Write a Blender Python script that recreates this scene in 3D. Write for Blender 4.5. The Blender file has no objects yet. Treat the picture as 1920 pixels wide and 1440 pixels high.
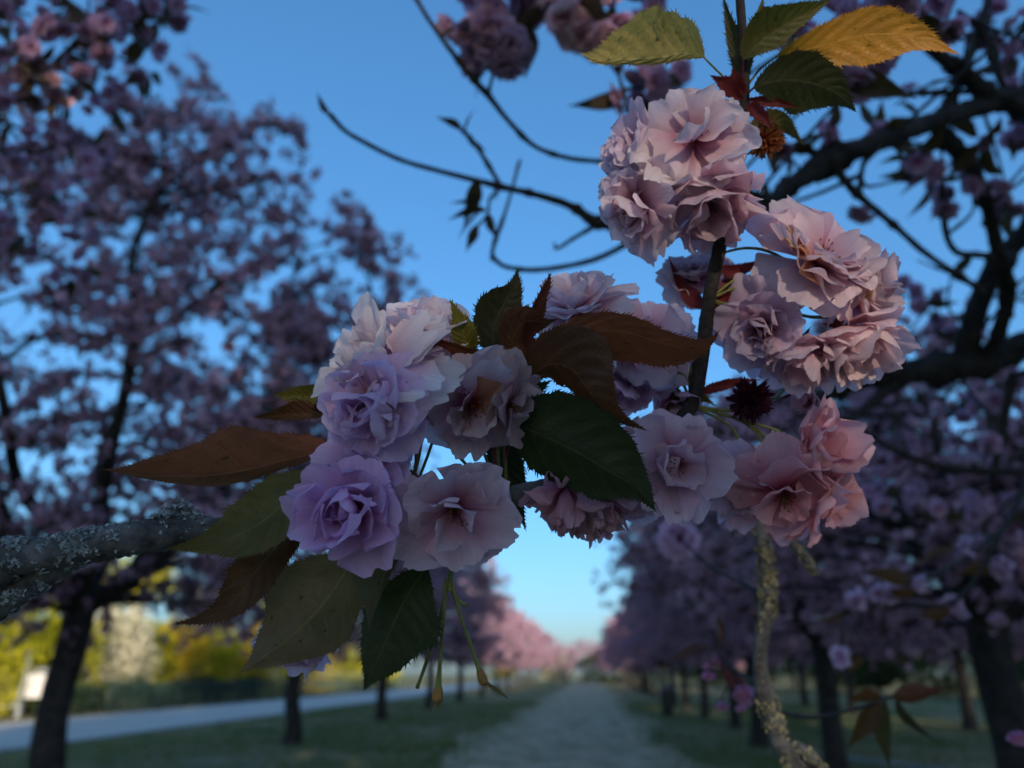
import bpy, math, random
import numpy as np
from mathutils import Vector, Matrix, noise as mnoise

sc = bpy.context.scene
COL = sc.collection
rad = math.radians

# ------------------------------------------------------------------ camera
FPX = 1442.0                                   # focal length in pixels of a 1920 wide frame
TH, PS = rad(20.6), rad(5.49)                  # pitch up, yaw to the left of the avenue
CAM = np.array([0.0, 0.0, 1.62])
cam_data = bpy.data.cameras.new('camera')
cam_data.sensor_width = 36.0
cam_data.lens = 36.0 * FPX / 1920.0
cam_data.clip_start = 0.02
cam_data.clip_end = 2000.0
cam_data.dof.use_dof = True
cam_data.dof.focus_distance = 0.368
cam_data.dof.aperture_fstop = 6.0
cam = bpy.data.objects.new('camera', cam_data)
COL.objects.link(cam)
cam.location = CAM
cam.rotation_euler = (math.pi / 2 + TH, 0, PS)
sc.camera = cam

# ------------------------------------------------------------------ sky and sun
SUN_EL, SUN_AZ = rad(10.0), rad(163.0)         # behind the camera, a little to the right
world = bpy.data.worlds.new('World')
sc.world = world
world.use_nodes = True
wn = world.node_tree
sky = wn.nodes.new('ShaderNodeTexSky')
sky.sky_type = 'NISHITA'
sky.sun_disc = False
sky.sun_elevation, sky.sun_rotation = SUN_EL, SUN_AZ
sky.air_density, sky.dust_density, sky.ozone_density = 1.0, 1.7, 5.6
gam = wn.nodes.new('ShaderNodeGamma')
gam.inputs['Gamma'].default_value = 0.75
hsv = wn.nodes.new('ShaderNodeHueSaturation')
hsv.inputs['Saturation'].default_value = 1.10
wn.links.new(sky.outputs[0], gam.inputs['Color'])
wn.links.new(gam.outputs[0], hsv.inputs['Color'])
wn.links.new(hsv.outputs[0], wn.nodes['Background'].inputs['Color'])
wn.nodes['Background'].inputs['Strength'].default_value = 0.15

sun_data = bpy.data.lights.new('sun', 'SUN')
sun_data.energy = 3.0
sun_data.angle = rad(0.53)
sun_data.color = (1.0, 0.84, 0.66)
sun = bpy.data.objects.new('sun', sun_data)
COL.objects.link(sun)
SDIR = Vector((math.sin(SUN_AZ) * math.cos(SUN_EL), math.cos(SUN_AZ) * math.cos(SUN_EL), math.sin(SUN_EL)))
sun.rotation_euler = SDIR.to_track_quat('Z', 'Y').to_euler()
sun.location = SDIR * 60

vs = sc.view_settings
vs.view_transform = 'Standard'
vs.look = 'None'
vs.gamma = 1.0
vs.exposure = 1.40
vs.use_curve_mapping = False
sc.cycles.max_bounces = 5
sc.cycles.diffuse_bounces = 3
sc.cycles.transmission_bounces = 3
sc.cycles.glossy_bounces = 2
sc.cycles.use_denoising = True
sc.cycles.use_adaptive_sampling = True
sc.cycles.adaptive_threshold = 0.03

# ------------------------------------------------------------------ camera frame helpers (a pixel of the photo + a real distance -> a point)
RT = np.array([math.cos(PS), math.sin(PS), 0.0])
UP = np.array([math.sin(PS) * math.sin(TH), -math.cos(PS) * math.sin(TH), math.cos(TH)])
FW = np.array([-math.sin(PS) * math.cos(TH), math.cos(PS) * math.cos(TH), math.sin(TH)])


def P(px, py, d):
    return CAM + d * ((px - 960) / FPX * RT - (py - 720) / FPX * UP + FW)


def cdir(x, y, z):
    """direction given as right, up, towards the camera"""
    v = x * RT + y * UP - z * FW
    return v / np.linalg.norm(v)


def unit(v):
    v = np.asarray(v, float)
    n = np.linalg.norm(v, axis=-1, keepdims=True)
    return v / np.maximum(n, 1e-12)


# ------------------------------------------------------------------ object helpers
def mesh(name, verts, faces, mat, uv=None, smooth=True):
    me = bpy.data.meshes.new(name)
    verts = np.asarray(verts, np.float32)
    if isinstance(faces, np.ndarray):
        k = faces.shape[1]
        me.vertices.add(len(verts))
        me.vertices.foreach_set('co', verts.ravel())
        me.loops.add(faces.size)
        me.loops.foreach_set('vertex_index', faces.astype(np.int32).ravel())
        me.polygons.add(len(faces))
        me.polygons.foreach_set('loop_start', np.arange(0, faces.size, k, dtype=np.int32))
        me.update(calc_edges=True)
    else:
        me.from_pydata(verts.tolist(), [], faces)
        me.update()
    if uv is not None:
        lay = me.uv_layers.new(name='UVMap')
        li = np.empty(len(me.loops), np.int32)
        me.loops.foreach_get('vertex_index', li)
        lay.data.foreach_set('uv', np.asarray(uv, np.float32)[li].ravel())
    if smooth:
        me.polygons.foreach_set('use_smooth', np.ones(len(me.polygons), bool))
    me.materials.append(mat)
    return me


def obj(name, me, parent=None, loc=None, color=None):
    o = bpy.data.objects.new(name, me)
    COL.objects.link(o)
    if parent is not None:
        o.parent = parent
    if loc is not None:
        o.location = loc
    if color is not None:
        o.color = (color[0], color[1], color[2], 1.0)
    return o


def tag(o, label=None, cat=None, group=None, kind=None):
    if label: o['label'] = label
    if cat: o['category'] = cat
    if group: o['group'] = group
    if kind: o['kind'] = kind
    return o


def catmull(pts, n):
    pts = np.asarray(pts, float)
    if len(pts) == 2:
        t = np.linspace(0, 1, n)[:, None]
        return pts[0] * (1 - t) + pts[1] * t
    ext = np.vstack([2 * pts[0] - pts[1], pts, 2 * pts[-1] - pts[-2]])
    m = len(pts) - 1
    t = np.linspace(0, m, n)
    i = np.minimum(t.astype(int), m - 1)
    u = (t - i)[:, None]
    a, b, c, d = ext[i], ext[i + 1], ext[i + 2], ext[i + 3]
    return 0.5 * (2 * b + (c - a) * u + (2 * a - 5 * b + 4 * c - d) * u ** 2 + (3 * b - a - 3 * c + d) * u ** 3)


def frames(pts):
    t = unit(np.gradient(pts, axis=0))
    n = np.zeros_like(t)
    ref = np.array([0, 0, 1.0]) if abs(t[0][2]) < 0.9 else np.array([1.0, 0, 0])
    v = unit(np.cross(t[0], ref))
    for i in range(len(t)):
        v = v - t[i] * np.dot(v, t[i])
        v = v / max(np.linalg.norm(v), 1e-9)
        n[i] = v
    return t, n, np.cross(t, n)


def tube(pts, radii, sides=8, bump=None):
    """-> verts, faces(list); closed ends. bump(i, ang) multiplies the radius"""
    pts = np.asarray(pts, float)
    radii = np.broadcast_to(np.asarray(radii, float), (len(pts),))
    t, n, b = frames(pts)
    ang = np.linspace(0, 2 * math.pi, sides, endpoint=False)
    r = radii[:, None] * (1 if bump is None else bump)
    ring = pts[:, None, :] + r[..., None] * (np.cos(ang)[None, :, None] * n[:, None, :] + np.sin(ang)[None, :, None] * b[:, None, :])
    verts = ring.reshape(-1, 3)
    k = len(pts)
    i = np.arange(k - 1)[:, None] * sides
    j = np.arange(sides)[None, :]
    j2 = (j + 1) % sides
    f = np.stack([i + j, i + j2, i + sides + j2, i + sides + j], -1).reshape(-1, 4)
    verts = np.vstack([verts, pts[0] - t[0] * radii[0] * .3, pts[-1] + t[-1] * radii[-1] * .5])
    c0, c1 = k * sides, k * sides + 1
    jj = np.arange(sides)
    f0 = np.stack([np.full(sides, c0), (jj + 1) % sides, jj, jj], -1)      # degenerate quads keep one array type
    f1 = np.stack([np.full(sides, c1), (k - 1) * sides + jj, (k - 1) * sides + (jj + 1) % sides, (k - 1) * sides + (jj + 1) % sides], -1)
    faces = [tuple(q) for q in f.tolist()] + [tuple(q[:3]) for q in f0.tolist()] + [tuple(q[:3]) for q in f1.tolist()]
    return verts, faces


def join(parts):
    V, F, off = [], [], 0
    for v, f in parts:
        V.append(v)
        F.extend([tuple(i + off for i in q) for q in f])
        off += len(v)
    return np.vstack(V), F


def box(x0, x1, y0, y1, z0, z1):
    v = np.array([[x, y, z] for z in (z0, z1) for y in (y0, y1) for x in (x0, x1)], float)
    f = [(0, 2, 3, 1), (4, 5, 7, 6), (0, 1, 5, 4), (2, 6, 7, 3), (0, 4, 6, 2), (1, 3, 7, 5)]
    return v, f


# ------------------------------------------------------------------ materials
def newmat(name):
    m = bpy.data.materials.new(name)
    m.use_nodes = True
    nt = m.node_tree
    nt.nodes.clear()
    out = nt.nodes.new('ShaderNodeOutputMaterial')
    return m, nt, out


class N:
    """tiny node-building helper"""
    def __init__(s, nt): s.nt = nt
    def add(s, t, **kw):
        n = s.nt.nodes.new(t)
        for k, v in kw.items(): setattr(n, k, v)
        return n
    def put(s, sock, v):
        if hasattr(v, 'is_output') or isinstance(v, bpy.types.NodeSocket): s.nt.links.new(v, sock)
        elif isinstance(v, (tuple, list)) and len(v) == 3 and sock.type == 'RGBA': sock.default_value = (*v, 1)
        else: sock.default_value = v
    def math(s, op, a, b=0.0, c=None):
        n = s.add('ShaderNodeMath', operation=op)
        s.put(n.inputs[0], a); s.put(n.inputs[1], b)
        if c is not None: s.put(n.inputs[2], c)
        return n.outputs[0]
    def mix(s, fac, a, b, mode='MIX'):
        n = s.add('ShaderNodeMix', data_type='RGBA', blend_type=mode)
        s.put(n.inputs[0], fac); s.put(n.inputs[6], a); s.put(n.inputs[7], b)
        return n.outputs[2]
    def noise(s, vec, scale, detail=3.0, rough=0.55):
        n = s.add('ShaderNodeTexNoise')
        if vec is not None: s.put(n.inputs['Vector'], vec)
        n.inputs['Scale'].default_value = scale
        n.inputs['Detail'].default_value = detail
        n.inputs['Roughness'].default_value = rough
        return n.outputs['Fac']
    def ramp(s, fac, stops):
        n = s.add('ShaderNodeValToRGB')
        el = n.color_ramp.elements
        while len(el) < len(stops): el.new(0.5)
        for e, (p, c) in zip(el, stops):
            e.position = p
            e.color = (*c, 1) if len(c) == 3 else c
        s.put(n.inputs[0], fac)
        return n.outputs[0]
    def mapping(s, vec, scale):
        n = s.add('ShaderNodeMapping')
        s.put(n.inputs['Vector'], vec)
        n.inputs['Scale'].default_value = scale
        return n.outputs[0]
    def bump(s, h, strength, dist):
        n = s.add('ShaderNodeBump')
        s.put(n.inputs['Height'], h)
        n.inputs['Strength'].default_value = strength
        n.inputs['Distance'].default_value = dist
        return n.outputs[0]
    def princ(s, col, rough=0.6, spec=0.3, normal=None):
        n = s.add('ShaderNodeBsdfPrincipled')
        s.put(n.inputs['Base Color'], col)
        s.put(n.inputs['Roughness'], rough)
        n.inputs['Specular IOR Level'].default_value = spec
        if normal is not None: s.put(n.inputs['Normal'], normal)
        return n.outputs[0]
    def transl(s, col, normal=None):
        n = s.add('ShaderNodeBsdfTranslucent')
        s.put(n.inputs['Color'], col)
        if normal is not None: s.put(n.inputs['Normal'], normal)
        return n.outputs[0]
    def mixsh(s, fac, a, b):
        n = s.add('ShaderNodeMixShader')
        s.put(n.inputs[0], fac); s.put(n.inputs[1], a); s.put(n.inputs[2], b)
        return n.outputs[0]


def tex(n, kind='Object'):
    return n.add('ShaderNodeTexCoord').outputs[kind]


def make_petal_mat():
    m, nt, out = newmat('petal')
    n = N(nt)
    uv = n.add('ShaderNodeUVMap').outputs[0]
    sep = n.add('ShaderNodeSeparateXYZ'); nt.links.new(uv, sep.inputs[0])
    u, v = sep.outputs[1], sep.outputs[0]
    info = n.add('ShaderNodeObjectInfo')
    base = n.ramp(u, [(0.0, (0.45, 0.07, 0.15)), (0.15, (0.64, 0.24, 0.35)), (0.40, (0.82, 0.60, 0.68)), (0.72, (0.88, 0.77, 0.82)), (1.0, (0.91, 0.84, 0.86))])
    vein = n.noise(n.mapping(uv, (34, 1.6, 1)), 1.0, 2.0)
    vein = n.ramp(vein, [(0.35, (0.80, 0.66, 0.74)), (0.62, (1, 1, 1))])
    col = n.mix(0.34, base, vein, 'MULTIPLY')
    blot = n.noise(tex(n, 'Object'), 90, 3)
    col = n.mix(n.math('MULTIPLY', n.math('GREATER_THAN', blot, 0.69), 0.35), col, (0.55, 0.36, 0.30))
    col = n.mix(1.0, col, info.outputs['Color'], 'MULTIPLY')
    bright = n.math('MULTIPLY_ADD', info.outputs['Random'], 0.22, 0.86)
    hv = n.add('ShaderNodeHueSaturation'); n.put(hv.inputs['Value'], bright); n.put(hv.inputs['Color'], col)
    col = hv.outputs[0]
    h = n.math('ADD', n.noise(n.mapping(uv, (26, 2.0, 1)), 1.0, 2.0), n.math('MULTIPLY', n.noise(uv, 7.0, 3.0), 0.8))
    nrm = n.bump(h, 0.35, 0.0006)
    pr = n.princ(col, 0.55, 0.25, nrm)
    tr = n.transl(n.mix(1.0, col, (1.0, 0.90, 0.92), 'MULTIPLY'), nrm)
    nt.links.new(n.mixsh(0.54, pr, tr), out.inputs[0])
    return m


def make_leaf_mat():
    m, nt, out = newmat('leaf')
    n = N(nt)
    uv = n.add('ShaderNodeUVMap').outputs[0]
    sep = n.add('ShaderNodeSeparateXYZ'); nt.links.new(uv, sep.inputs[0])
    u = sep.outputs[0]
    av = n.math('ABSOLUTE', n.math('MULTIPLY_ADD', sep.outputs[1], 2.0, -1.0))
    info = n.add('ShaderNodeObjectInfo')
    # side veins: leave the midrib at an angle and curve to the tip
    s = n.math('ADD', n.math('MULTIPLY', n.math('ADD', u, n.math('MULTIPLY', n.math('SUBTRACT', n.noise(n.mapping(uv, (2.2, 1.0, 1)), 2.0, 2), 0.5), 0.10)), n.math('MULTIPLY_ADD', info.outputs['Random'], 4.0, 7.5)), n.math('MULTIPLY', n.math('POWER', av, 1.3), -1.9))
    s = n.math('ADD', s, n.math('MULTIPLY', n.math('GREATER_THAN', sep.outputs[1], 0.5), 0.45))
    d = n.math('PINGPONG', s, 0.5)
    vein = n.math('LESS_THAN', n.math('ADD', d, n.math('MULTIPLY', n.math('SUBTRACT', n.noise(n.mapping(uv, (5, 3, 1)), 2.0, 2), 0.5), 0.10)), 0.024)
    vein = n.math('MULTIPLY', vein, n.math('LESS_THAN', av, 0.93))
    mid = n.math('LESS_THAN', av, n.math('MULTIPLY_ADD', u, -0.025, 0.04))
    allv = n.math('MAXIMUM', n.math('MULTIPLY', vein, 0.55), mid)
    fine = n.add('ShaderNodeTexVoronoi', feature='DISTANCE_TO_EDGE'); n.put(fine.inputs['Vector'], n.mapping(uv, (42, 17, 1))); fine.inputs['Scale'].default_value = 1.0
    net = n.math('LESS_THAN', fine.outputs[0], 0.06)
    blot = n.noise(n.mapping(uv, (3, 1.6, 1)), 1.6, 4)
    base = info.outputs['Color']
    col = n.mix(n.ramp(blot, [(0.38, (0, 0, 0)), (0.66, (1, 1, 1))]), base, n.mix(1.0, base, (0.70, 0.72, 0.60), 'MULTIPLY'))
    col = n.mix(n.math('MULTIPLY', net, 0.22), col, n.mix(1.0, base, (0.45, 0.5, 0.5), 'MULTIPLY'))
    col = n.mix(n.math('MULTIPLY', allv, 0.40), col, n.mix(0.25, n.mix(1.0, base, (1.8, 1.7, 1.6), 'MULTIPLY'), (0.26, 0.20, 0.13)))
    spot = n.noise(n.mapping(uv, (9, 4.5, 1)), 2.2, 2)
    col = n.mix(n.math('MULTIPLY', n.math('GREATER_THAN', spot, 0.70), 0.7), col, (0.035, 0.018, 0.010))
    hgt = n.math('ADD', n.math('MULTIPLY', allv, 0.7), n.math('MULTIPLY', n.noise(n.mapping(uv, (60, 24, 1)), 1.0, 3), 0.5))
    nrm = n.bump(hgt, 0.7, 0.0009)
    pr = n.princ(col, n.math('MULTIPLY_ADD', blot, 0.3, 0.34), 0.34, nrm)
    tr = n.transl(n.mix(1.0, col, (2.1, 1.75, 0.8), 'MULTIPLY'), nrm)
    nt.links.new(n.mixsh(0.38, pr, tr), out.inputs[0])
    return m


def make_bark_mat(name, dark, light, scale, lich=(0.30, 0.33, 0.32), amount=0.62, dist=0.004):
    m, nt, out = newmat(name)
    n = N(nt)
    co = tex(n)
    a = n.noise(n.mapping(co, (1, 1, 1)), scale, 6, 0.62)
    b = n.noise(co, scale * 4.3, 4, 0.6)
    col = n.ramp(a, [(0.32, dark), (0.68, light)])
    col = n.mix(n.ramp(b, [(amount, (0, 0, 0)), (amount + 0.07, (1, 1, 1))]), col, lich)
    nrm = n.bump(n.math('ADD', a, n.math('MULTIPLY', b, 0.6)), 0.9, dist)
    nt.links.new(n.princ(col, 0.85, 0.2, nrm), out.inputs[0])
    return m


def make_crown_mat(name, stops, trans, tcol=(1, 1, 1), rough=0.6, scale=0.6):
    """flat little faces: colour varies face by face and drifts through the crown"""
    m, nt, out = newmat(name)
    n = N(nt)
    g = n.add('ShaderNodeNewGeometry')
    r = g.outputs['Random Per Island']
    drift = n.noise(tex(n), scale, 3)
    f = n.math('ADD', n.math('MULTIPLY', r, 0.75), n.math('MULTIPLY', n.math('SUBTRACT', drift, 0.5), 0.8))
    col = n.ramp(f, stops)
    pr = n.princ(col, rough, 0.2)
    tr = n.transl(n.mix(1.0, col, tcol, 'MULTIPLY'))
    nt.links.new(n.mixsh(trans, pr, tr), out.inputs[0])
    return m


def make_simple(name, col, rough=0.6, var=0.25, scale=8.0, spec=0.3, metal=0.0, bump=0.0, dist=0.002):
    m, nt, out = newmat(name)
    n = N(nt)
    f = n.noise(tex(n), scale, 5)
    dark = tuple(c * (1 - var) for c in col)
    lite = tuple(min(1, c * (1 + var)) for c in col)
    c = n.ramp(f, [(0.3, dark), (0.7, lite)])
    nrm = n.bump(n.noise(tex(n), scale * 3, 4), bump, dist) if bump else None
    nt.links.new(n.princ(c, rough, spec, nrm), out.inputs[0])
    return m


M_PETAL = make_petal_mat()
M_LEAF = make_leaf_mat()
M_TWIG = make_bark_mat('twig_bark', (0.018, 0.014, 0.012), (0.055, 0.045, 0.040), 260, (0.12, 0.12, 0.11), 0.66, 0.0006)
M_BRANCH = make_bark_mat('lichen_bark', (0.026, 0.024, 0.022), (0.15, 0.145, 0.14), 95, (0.30, 0.32, 0.31), 0.64, 0.0012)
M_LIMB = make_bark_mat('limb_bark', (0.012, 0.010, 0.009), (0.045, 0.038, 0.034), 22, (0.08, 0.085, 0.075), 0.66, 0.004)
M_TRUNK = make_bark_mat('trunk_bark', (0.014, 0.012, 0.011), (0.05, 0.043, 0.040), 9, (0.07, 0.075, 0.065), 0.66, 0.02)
M_LICHEN = make_crown_mat('grey_lichen', [(0.0, (0.20, 0.22, 0.215)), (0.5, (0.36, 0.39, 0.385)), (1.0, (0.50, 0.53, 0.52))], 0.08, rough=0.9, scale=60)
M_LICHENY = make_crown_mat('yellow_lichen', [(0.0, (0.20, 0.18, 0.11)), (0.5, (0.34, 0.30, 0.16)), (1.0, (0.42, 0.40, 0.28))], 0.08, rough=0.9, scale=40)
M_STEM = make_simple('green_stem', (0.16, 0.17, 0.045), 0.5, 0.35, 160, 0.35)
M_CALYX = make_simple('red_calyx', (0.15, 0.020, 0.022), 0.5, 0.4, 200, 0.3)
M_STAMEN = make_simple('stamen', (0.16, 0.10, 0.035), 0.6, 0.4, 300, 0.3)
M_DRY = make_simple('dried_flower', (0.06, 0.010, 0.018), 0.75, 0.5, 220, 0.2)
M_BUDSCALE = make_simple('bud_scale', (0.30, 0.15, 0.04), 0.6, 0.4, 200, 0.3)
M_BLOSSOM = make_crown_mat('crown_blossom', [(0.0, (0.40, 0.20, 0.31)), (0.4, (0.62, 0.40, 0.52)), (0.72, (0.74, 0.56, 0.65)), (1.0, (0.86, 0.75, 0.80))], 0.34, (1, 0.85, 0.9))
M_BRONZE = make_crown_mat('crown_leaf', [(0.0, (0.035, 0.022, 0.014)), (0.5, (0.07, 0.045, 0.02)), (1.0, (0.10, 0.09, 0.025))], 0.35, (1.8, 1.4, 0.7), 0.45)
M_YELLOW = make_crown_mat('spring_foliage', [(0.0, (0.20, 0.22, 0.012)), (0.5, (0.46, 0.44, 0.02)), (1.0, (0.66, 0.58, 0.05))], 0.42, (1.2, 1.15, 0.6), 0.5, 0.25)
M_GOLD = make_crown_mat('golden_foliage', [(0.0, (0.26, 0.20, 0.015)), (0.5, (0.52, 0.40, 0.03)), (1.0, (0.70, 0.54, 0.08))], 0.42, (1.2, 1.1, 0.6), 0.5, 0.25)
M_CREAM = make_crown_mat('cream_bloom_and_light', [(0.0, (0.40, 0.38, 0.22)), (0.5, (0.72, 0.68, 0.50)), (1.0, (0.82, 0.78, 0.62))], 0.35, rough=0.5, scale=0.4)
M_GREEN = make_crown_mat('green_foliage', [(0.0, (0.020, 0.035, 0.012)), (0.5, (0.045, 0.075, 0.020)), (1.0, (0.09, 0.12, 0.03))], 0.35, (1.3, 1.5, 0.6), 0.5, 0.3)
M_HEDGE = make_crown_mat('dark_hedge', [(0.0, (0.012, 0.028, 0.018)), (0.5, (0.022, 0.048, 0.028)), (1.0, (0.04, 0.07, 0.03))], 0.25, (1.2, 1.4, 0.7), 0.5, 0.5)
M_GRASS = make_crown_mat('grass_blade', [(0.0, (0.06, 0.085, 0.016)), (0.5, (0.12, 0.15, 0.03)), (0.85, (0.18, 0.19, 0.05)), (1.0, (0.30, 0.25, 0.10))], 0.3, (1.2, 1.4, 0.6), 0.5, 0.4)
M_FALLEN = make_crown_mat('fallen_petal', [(0.0, (0.55, 0.40, 0.44)), (1.0, (0.78, 0.66, 0.70))], 0.2)
M_FENCE = make_simple('fence_paint', (0.020, 0.05, 0.045), 0.45, 0.2, 20, 0.4)
M_GATE = make_simple('gate_paint', (0.26, 0.28, 0.29), 0.5, 0.12, 6, 0.35)
M_PANEL = make_simple('notice_panel', (0.48, 0.48, 0.48), 0.4, 0.06, 5, 0.4)
M_BIN = make_simple('bin_metal', (0.018, 0.024, 0.024), 0.45, 0.25, 25, 0.5)
M_KERB = make_simple('kerb_stone', (0.26, 0.26, 0.26), 0.8, 0.25, 14, 0.2, bump=0.5)


def make_ground_mat():
    m, nt, out = newmat('turf')
    n = N(nt)
    co = tex(n)
    big = n.noise(co, 0.22, 5, 0.6)
    mid = n.noise(co, 1.7, 5, 0.65)
    fin = n.noise(co, 26, 4, 0.7)
    g = n.ramp(n.math('ADD', n.math('MULTIPLY', mid, 0.6), n.math('MULTIPLY', fin, 0.4)), [(0.34, (0.085, 0.095, 0.025)), (0.55, (0.14, 0.15, 0.04)), (0.72, (0.22, 0.20, 0.07))])
    soil = n.ramp(fin, [(0.3, (0.27, 0.20, 0.12)), (0.7, (0.42, 0.32, 0.20))])
    f = n.ramp(n.math('ADD', n.math('MULTIPLY', big, 0.55), n.math('MULTIPLY', mid, 0.45)), [(0.43, (0, 0, 0)), (0.57, (1, 1, 1))])
    col = n.mix(n.math('MULTIPLY', f, 0.85), g, soil)
    nt.links.new(n.princ(col, 0.95, 0.1, n.bump(fin, 0.8, 0.03)), out.inputs[0])
    return m


def make_track_mat():
    m, nt, out = newmat('dirt_track')
    n = N(nt)
    co = tex(n)
    st = n.noise(n.mapping(co, (1.0, 0.12, 1)), 2.2, 5, 0.6)
    mid = n.noise(co, 1.1, 5, 0.65)
    fin = n.noise(co, 40, 4, 0.7)
    soil = n.ramp(n.math('ADD', n.math('MULTIPLY', st, 0.6), n.math('MULTIPLY', fin, 0.4)), [(0.34, (0.42, 0.30, 0.19)), (0.52, (0.55, 0.405, 0.265)), (0.70, (0.66, 0.51, 0.36))])
    grass = n.ramp(fin, [(0.3, (0.15, 0.14, 0.055)), (0.7, (0.25, 0.22, 0.09))])
    f = n.ramp(mid, [(0.47, (0, 0, 0)), (0.60, (1, 1, 1))])
    col = n.mix(n.math('MULTIPLY', f, 0.7), soil, grass)
    nt.links.new(n.princ(col, 0.92, 0.15, n.bump(n.math('ADD', fin, st), 0.7, 0.02)), out.inputs[0])
    return m


def make_pave_mat():
    m, nt, out = newmat('pale_asphalt')
    n = N(nt)
    co = tex(n)
    a = n.noise(co, 0.5, 5, 0.6)
    b = n.noise(co, 90, 3, 0.6)
    col = n.ramp(n.math('ADD', n.math('MULTIPLY', a, 0.7), n.math('MULTIPLY', b, 0.3)), [(0.35, (0.46, 0.43, 0.38)), (0.65, (0.60, 0.56, 0.50))])
    nt.links.new(n.princ(col, 0.85, 0.2, n.bump(b, 0.4, 0.004)), out.inputs[0])
    return m


M_TURF, M_TRACK, M_PAVE = make_ground_mat(), make_track_mat(), make_pave_mat()

# ------------------------------------------------------------------ ground
rng = np.random.default_rng(7)


def sheet(name, xs, ys, zfun, mat, xfun=None):
    X, Y = np.meshgrid(np.asarray(xs, float), np.asarray(ys, float))
    if xfun is not None: X = xfun(X, Y)
    Z = zfun(X, Y)
    v = np.stack([X, Y, Z], -1).reshape(-1, 3)
    w = len(xs)
    i = np.arange(len(ys) - 1)[:, None] * w + np.arange(w - 1)[None, :]
    f = np.stack([i, i + 1, i + w + 1, i + w], -1).reshape(-1, 4)
    return tag(obj(name, mesh(name, v, f, mat)), kind='structure')


gx = np.unique(np.concatenate([np.linspace(-400, -40, 10), np.linspace(-40, 40, 81), np.linspace(40, 400, 10)]))
gy = np.unique(np.concatenate([np.linspace(-120, -30, 6), np.linspace(-30, 80, 111), np.linspace(80, 600, 20)]))
sheet('ground', gx, gy, lambda X, Y: -0.006 + 0 * X, M_TURF)


def track_edge(X, Y):
    s = X                      # -1..1 across
    wob = 0.35 * np.sin(Y * 0.43 + 1.1) + 0.14 * np.sin(Y * 1.13 + 4)
    wob2 = 0.35 * np.sin(Y * 0.37 + 2.6) + 0.14 * np.sin(Y * 1.31 + 1)
    left, right = -3.2 + wob, 1.9 + wob2
    return left + (right - left) * (s + 1) / 2


def track_z(X, Y):
    rut = lambda c: np.exp(-((X - c - 0.12 * np.sin(Y * 0.2)) / 0.22) ** 2)
    return 0.050 - 0.034 * rut(-0.95) - 0.034 * rut(0.45) - 0.046 * np.clip((np.abs(X + .65) - 1.7) / .6, 0, 1)


sheet('dirt_path', np.linspace(-1, 1, 33), np.linspace(-12, 130, 285), track_z, M_TRACK, track_edge)
sheet('paved_path', np.linspace(-20.0, -13.0, 5), np.linspace(-30, 160, 40), lambda X, Y: 0.012 + 0 * X, M_PAVE)
for i, x in enumerate((-20.06, -12.94)):
    v, f = box(x - 0.05, x + 0.05, -30, 160, -0.05, 0.035)
    tag(obj('kerb', mesh('kerb', v, f, M_KERB, smooth=False)), kind='structure')
# a low stone edging runs across the lawn
a0, a1 = np.array([4.75, 18.4]), np.array([9.5, 7.5])
dd = unit(a1 - a0); nn = np.array([-dd[1], dd[0]]) * 0.11
v = np.array([[*(a0 + nn), -.03], [*(a0 - nn), -.03], [*(a1 - nn), -.03], [*(a1 + nn), -.03], [*(a0 + nn), .06], [*(a0 - nn), .06], [*(a1 - nn), .06], [*(a1 + nn), .06]])
tag(obj('lawn_edging', mesh('lawn_edging', v, [(0, 3, 2, 1), (4, 5, 6, 7), (0, 1, 5, 4), (2, 3, 7, 6), (1, 2, 6, 5), (3, 0, 4, 7)], M_KERB, smooth=False)), kind='structure')


# grass blades, thick towards the tree rows, thin along the worn path
def grass():
    n = 110000
    y = 8 + 42 * rng.random(n) ** 1.5
    x = rng.uniform(-13, 13, n)
    dens = np.where((x > -2.2) & (x < 1.1), 0.06, np.where((x > -4.2) & (x < 2.7), 1.0, .75)) * (0.35 + 0.65 * (np.sin(x * 1.3 + np.sin(y * .7) * 2) * np.sin(y * .9 + x * .4) > -0.3))
    keep = rng.random(n) < dens
    x, y = x[keep], y[keep]
    n = len(x)
    h = rng.uniform(0.04, 0.13, n)
    a = rng.uniform(0, 2 * math.pi, n)
    w = rng.uniform(0.006, 0.012, n)
    bx, by = np.cos(a) * w, np.sin(a) * w
    lx, ly = rng.normal(0, .4, n) * h, rng.normal(0, .4, n) * h
    v = np.stack([np.stack([x - bx, y - by, 0 * x - .006], -1), np.stack([x + bx, y + by, 0 * x - .006], -1), np.stack([x + lx, y + ly, h], -1)], 1).reshape(-1, 3)
    f = np.arange(3 * n).reshape(-1, 3)
    tag(obj('grass', mesh('grass', v, f, M_GRASS, smooth=False)), 'short rough grass beside and along the dirt track', kind='stuff')


grass()


def fallen():
    n = 16000
    y = 9 + 34 * rng.random(n) ** 1.3
    x = np.where(rng.random(n) < .5, rng.normal(-6.5, 2.8, n), rng.normal(3.4, 2.4, n))
    x = x + .8 * np.sin(y * 1.7 + x)
    a = rng.uniform(0, 6.28, n); s = rng.uniform(.008, .015, n)
    c, d = np.cos(a) * s, np.sin(a) * s
    z = np.full(n, .03) + rng.random(n) * .03
    v = np.stack([np.stack([x + c, y + d, z], -1), np.stack([x - d, y + c, z + .004], -1), np.stack([x - c, y - d, z], -1), np.stack([x + d, y - c, z + .003], -1)], 1).reshape(-1, 3)
    tag(obj('fallen_petals', mesh('fallen_petals', v, np.arange(4 * n).reshape(-1, 4), M_FALLEN, smooth=False)), 'pale pink petals fallen on the grass under the cherry trees', kind='stuff')


fallen()


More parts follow.
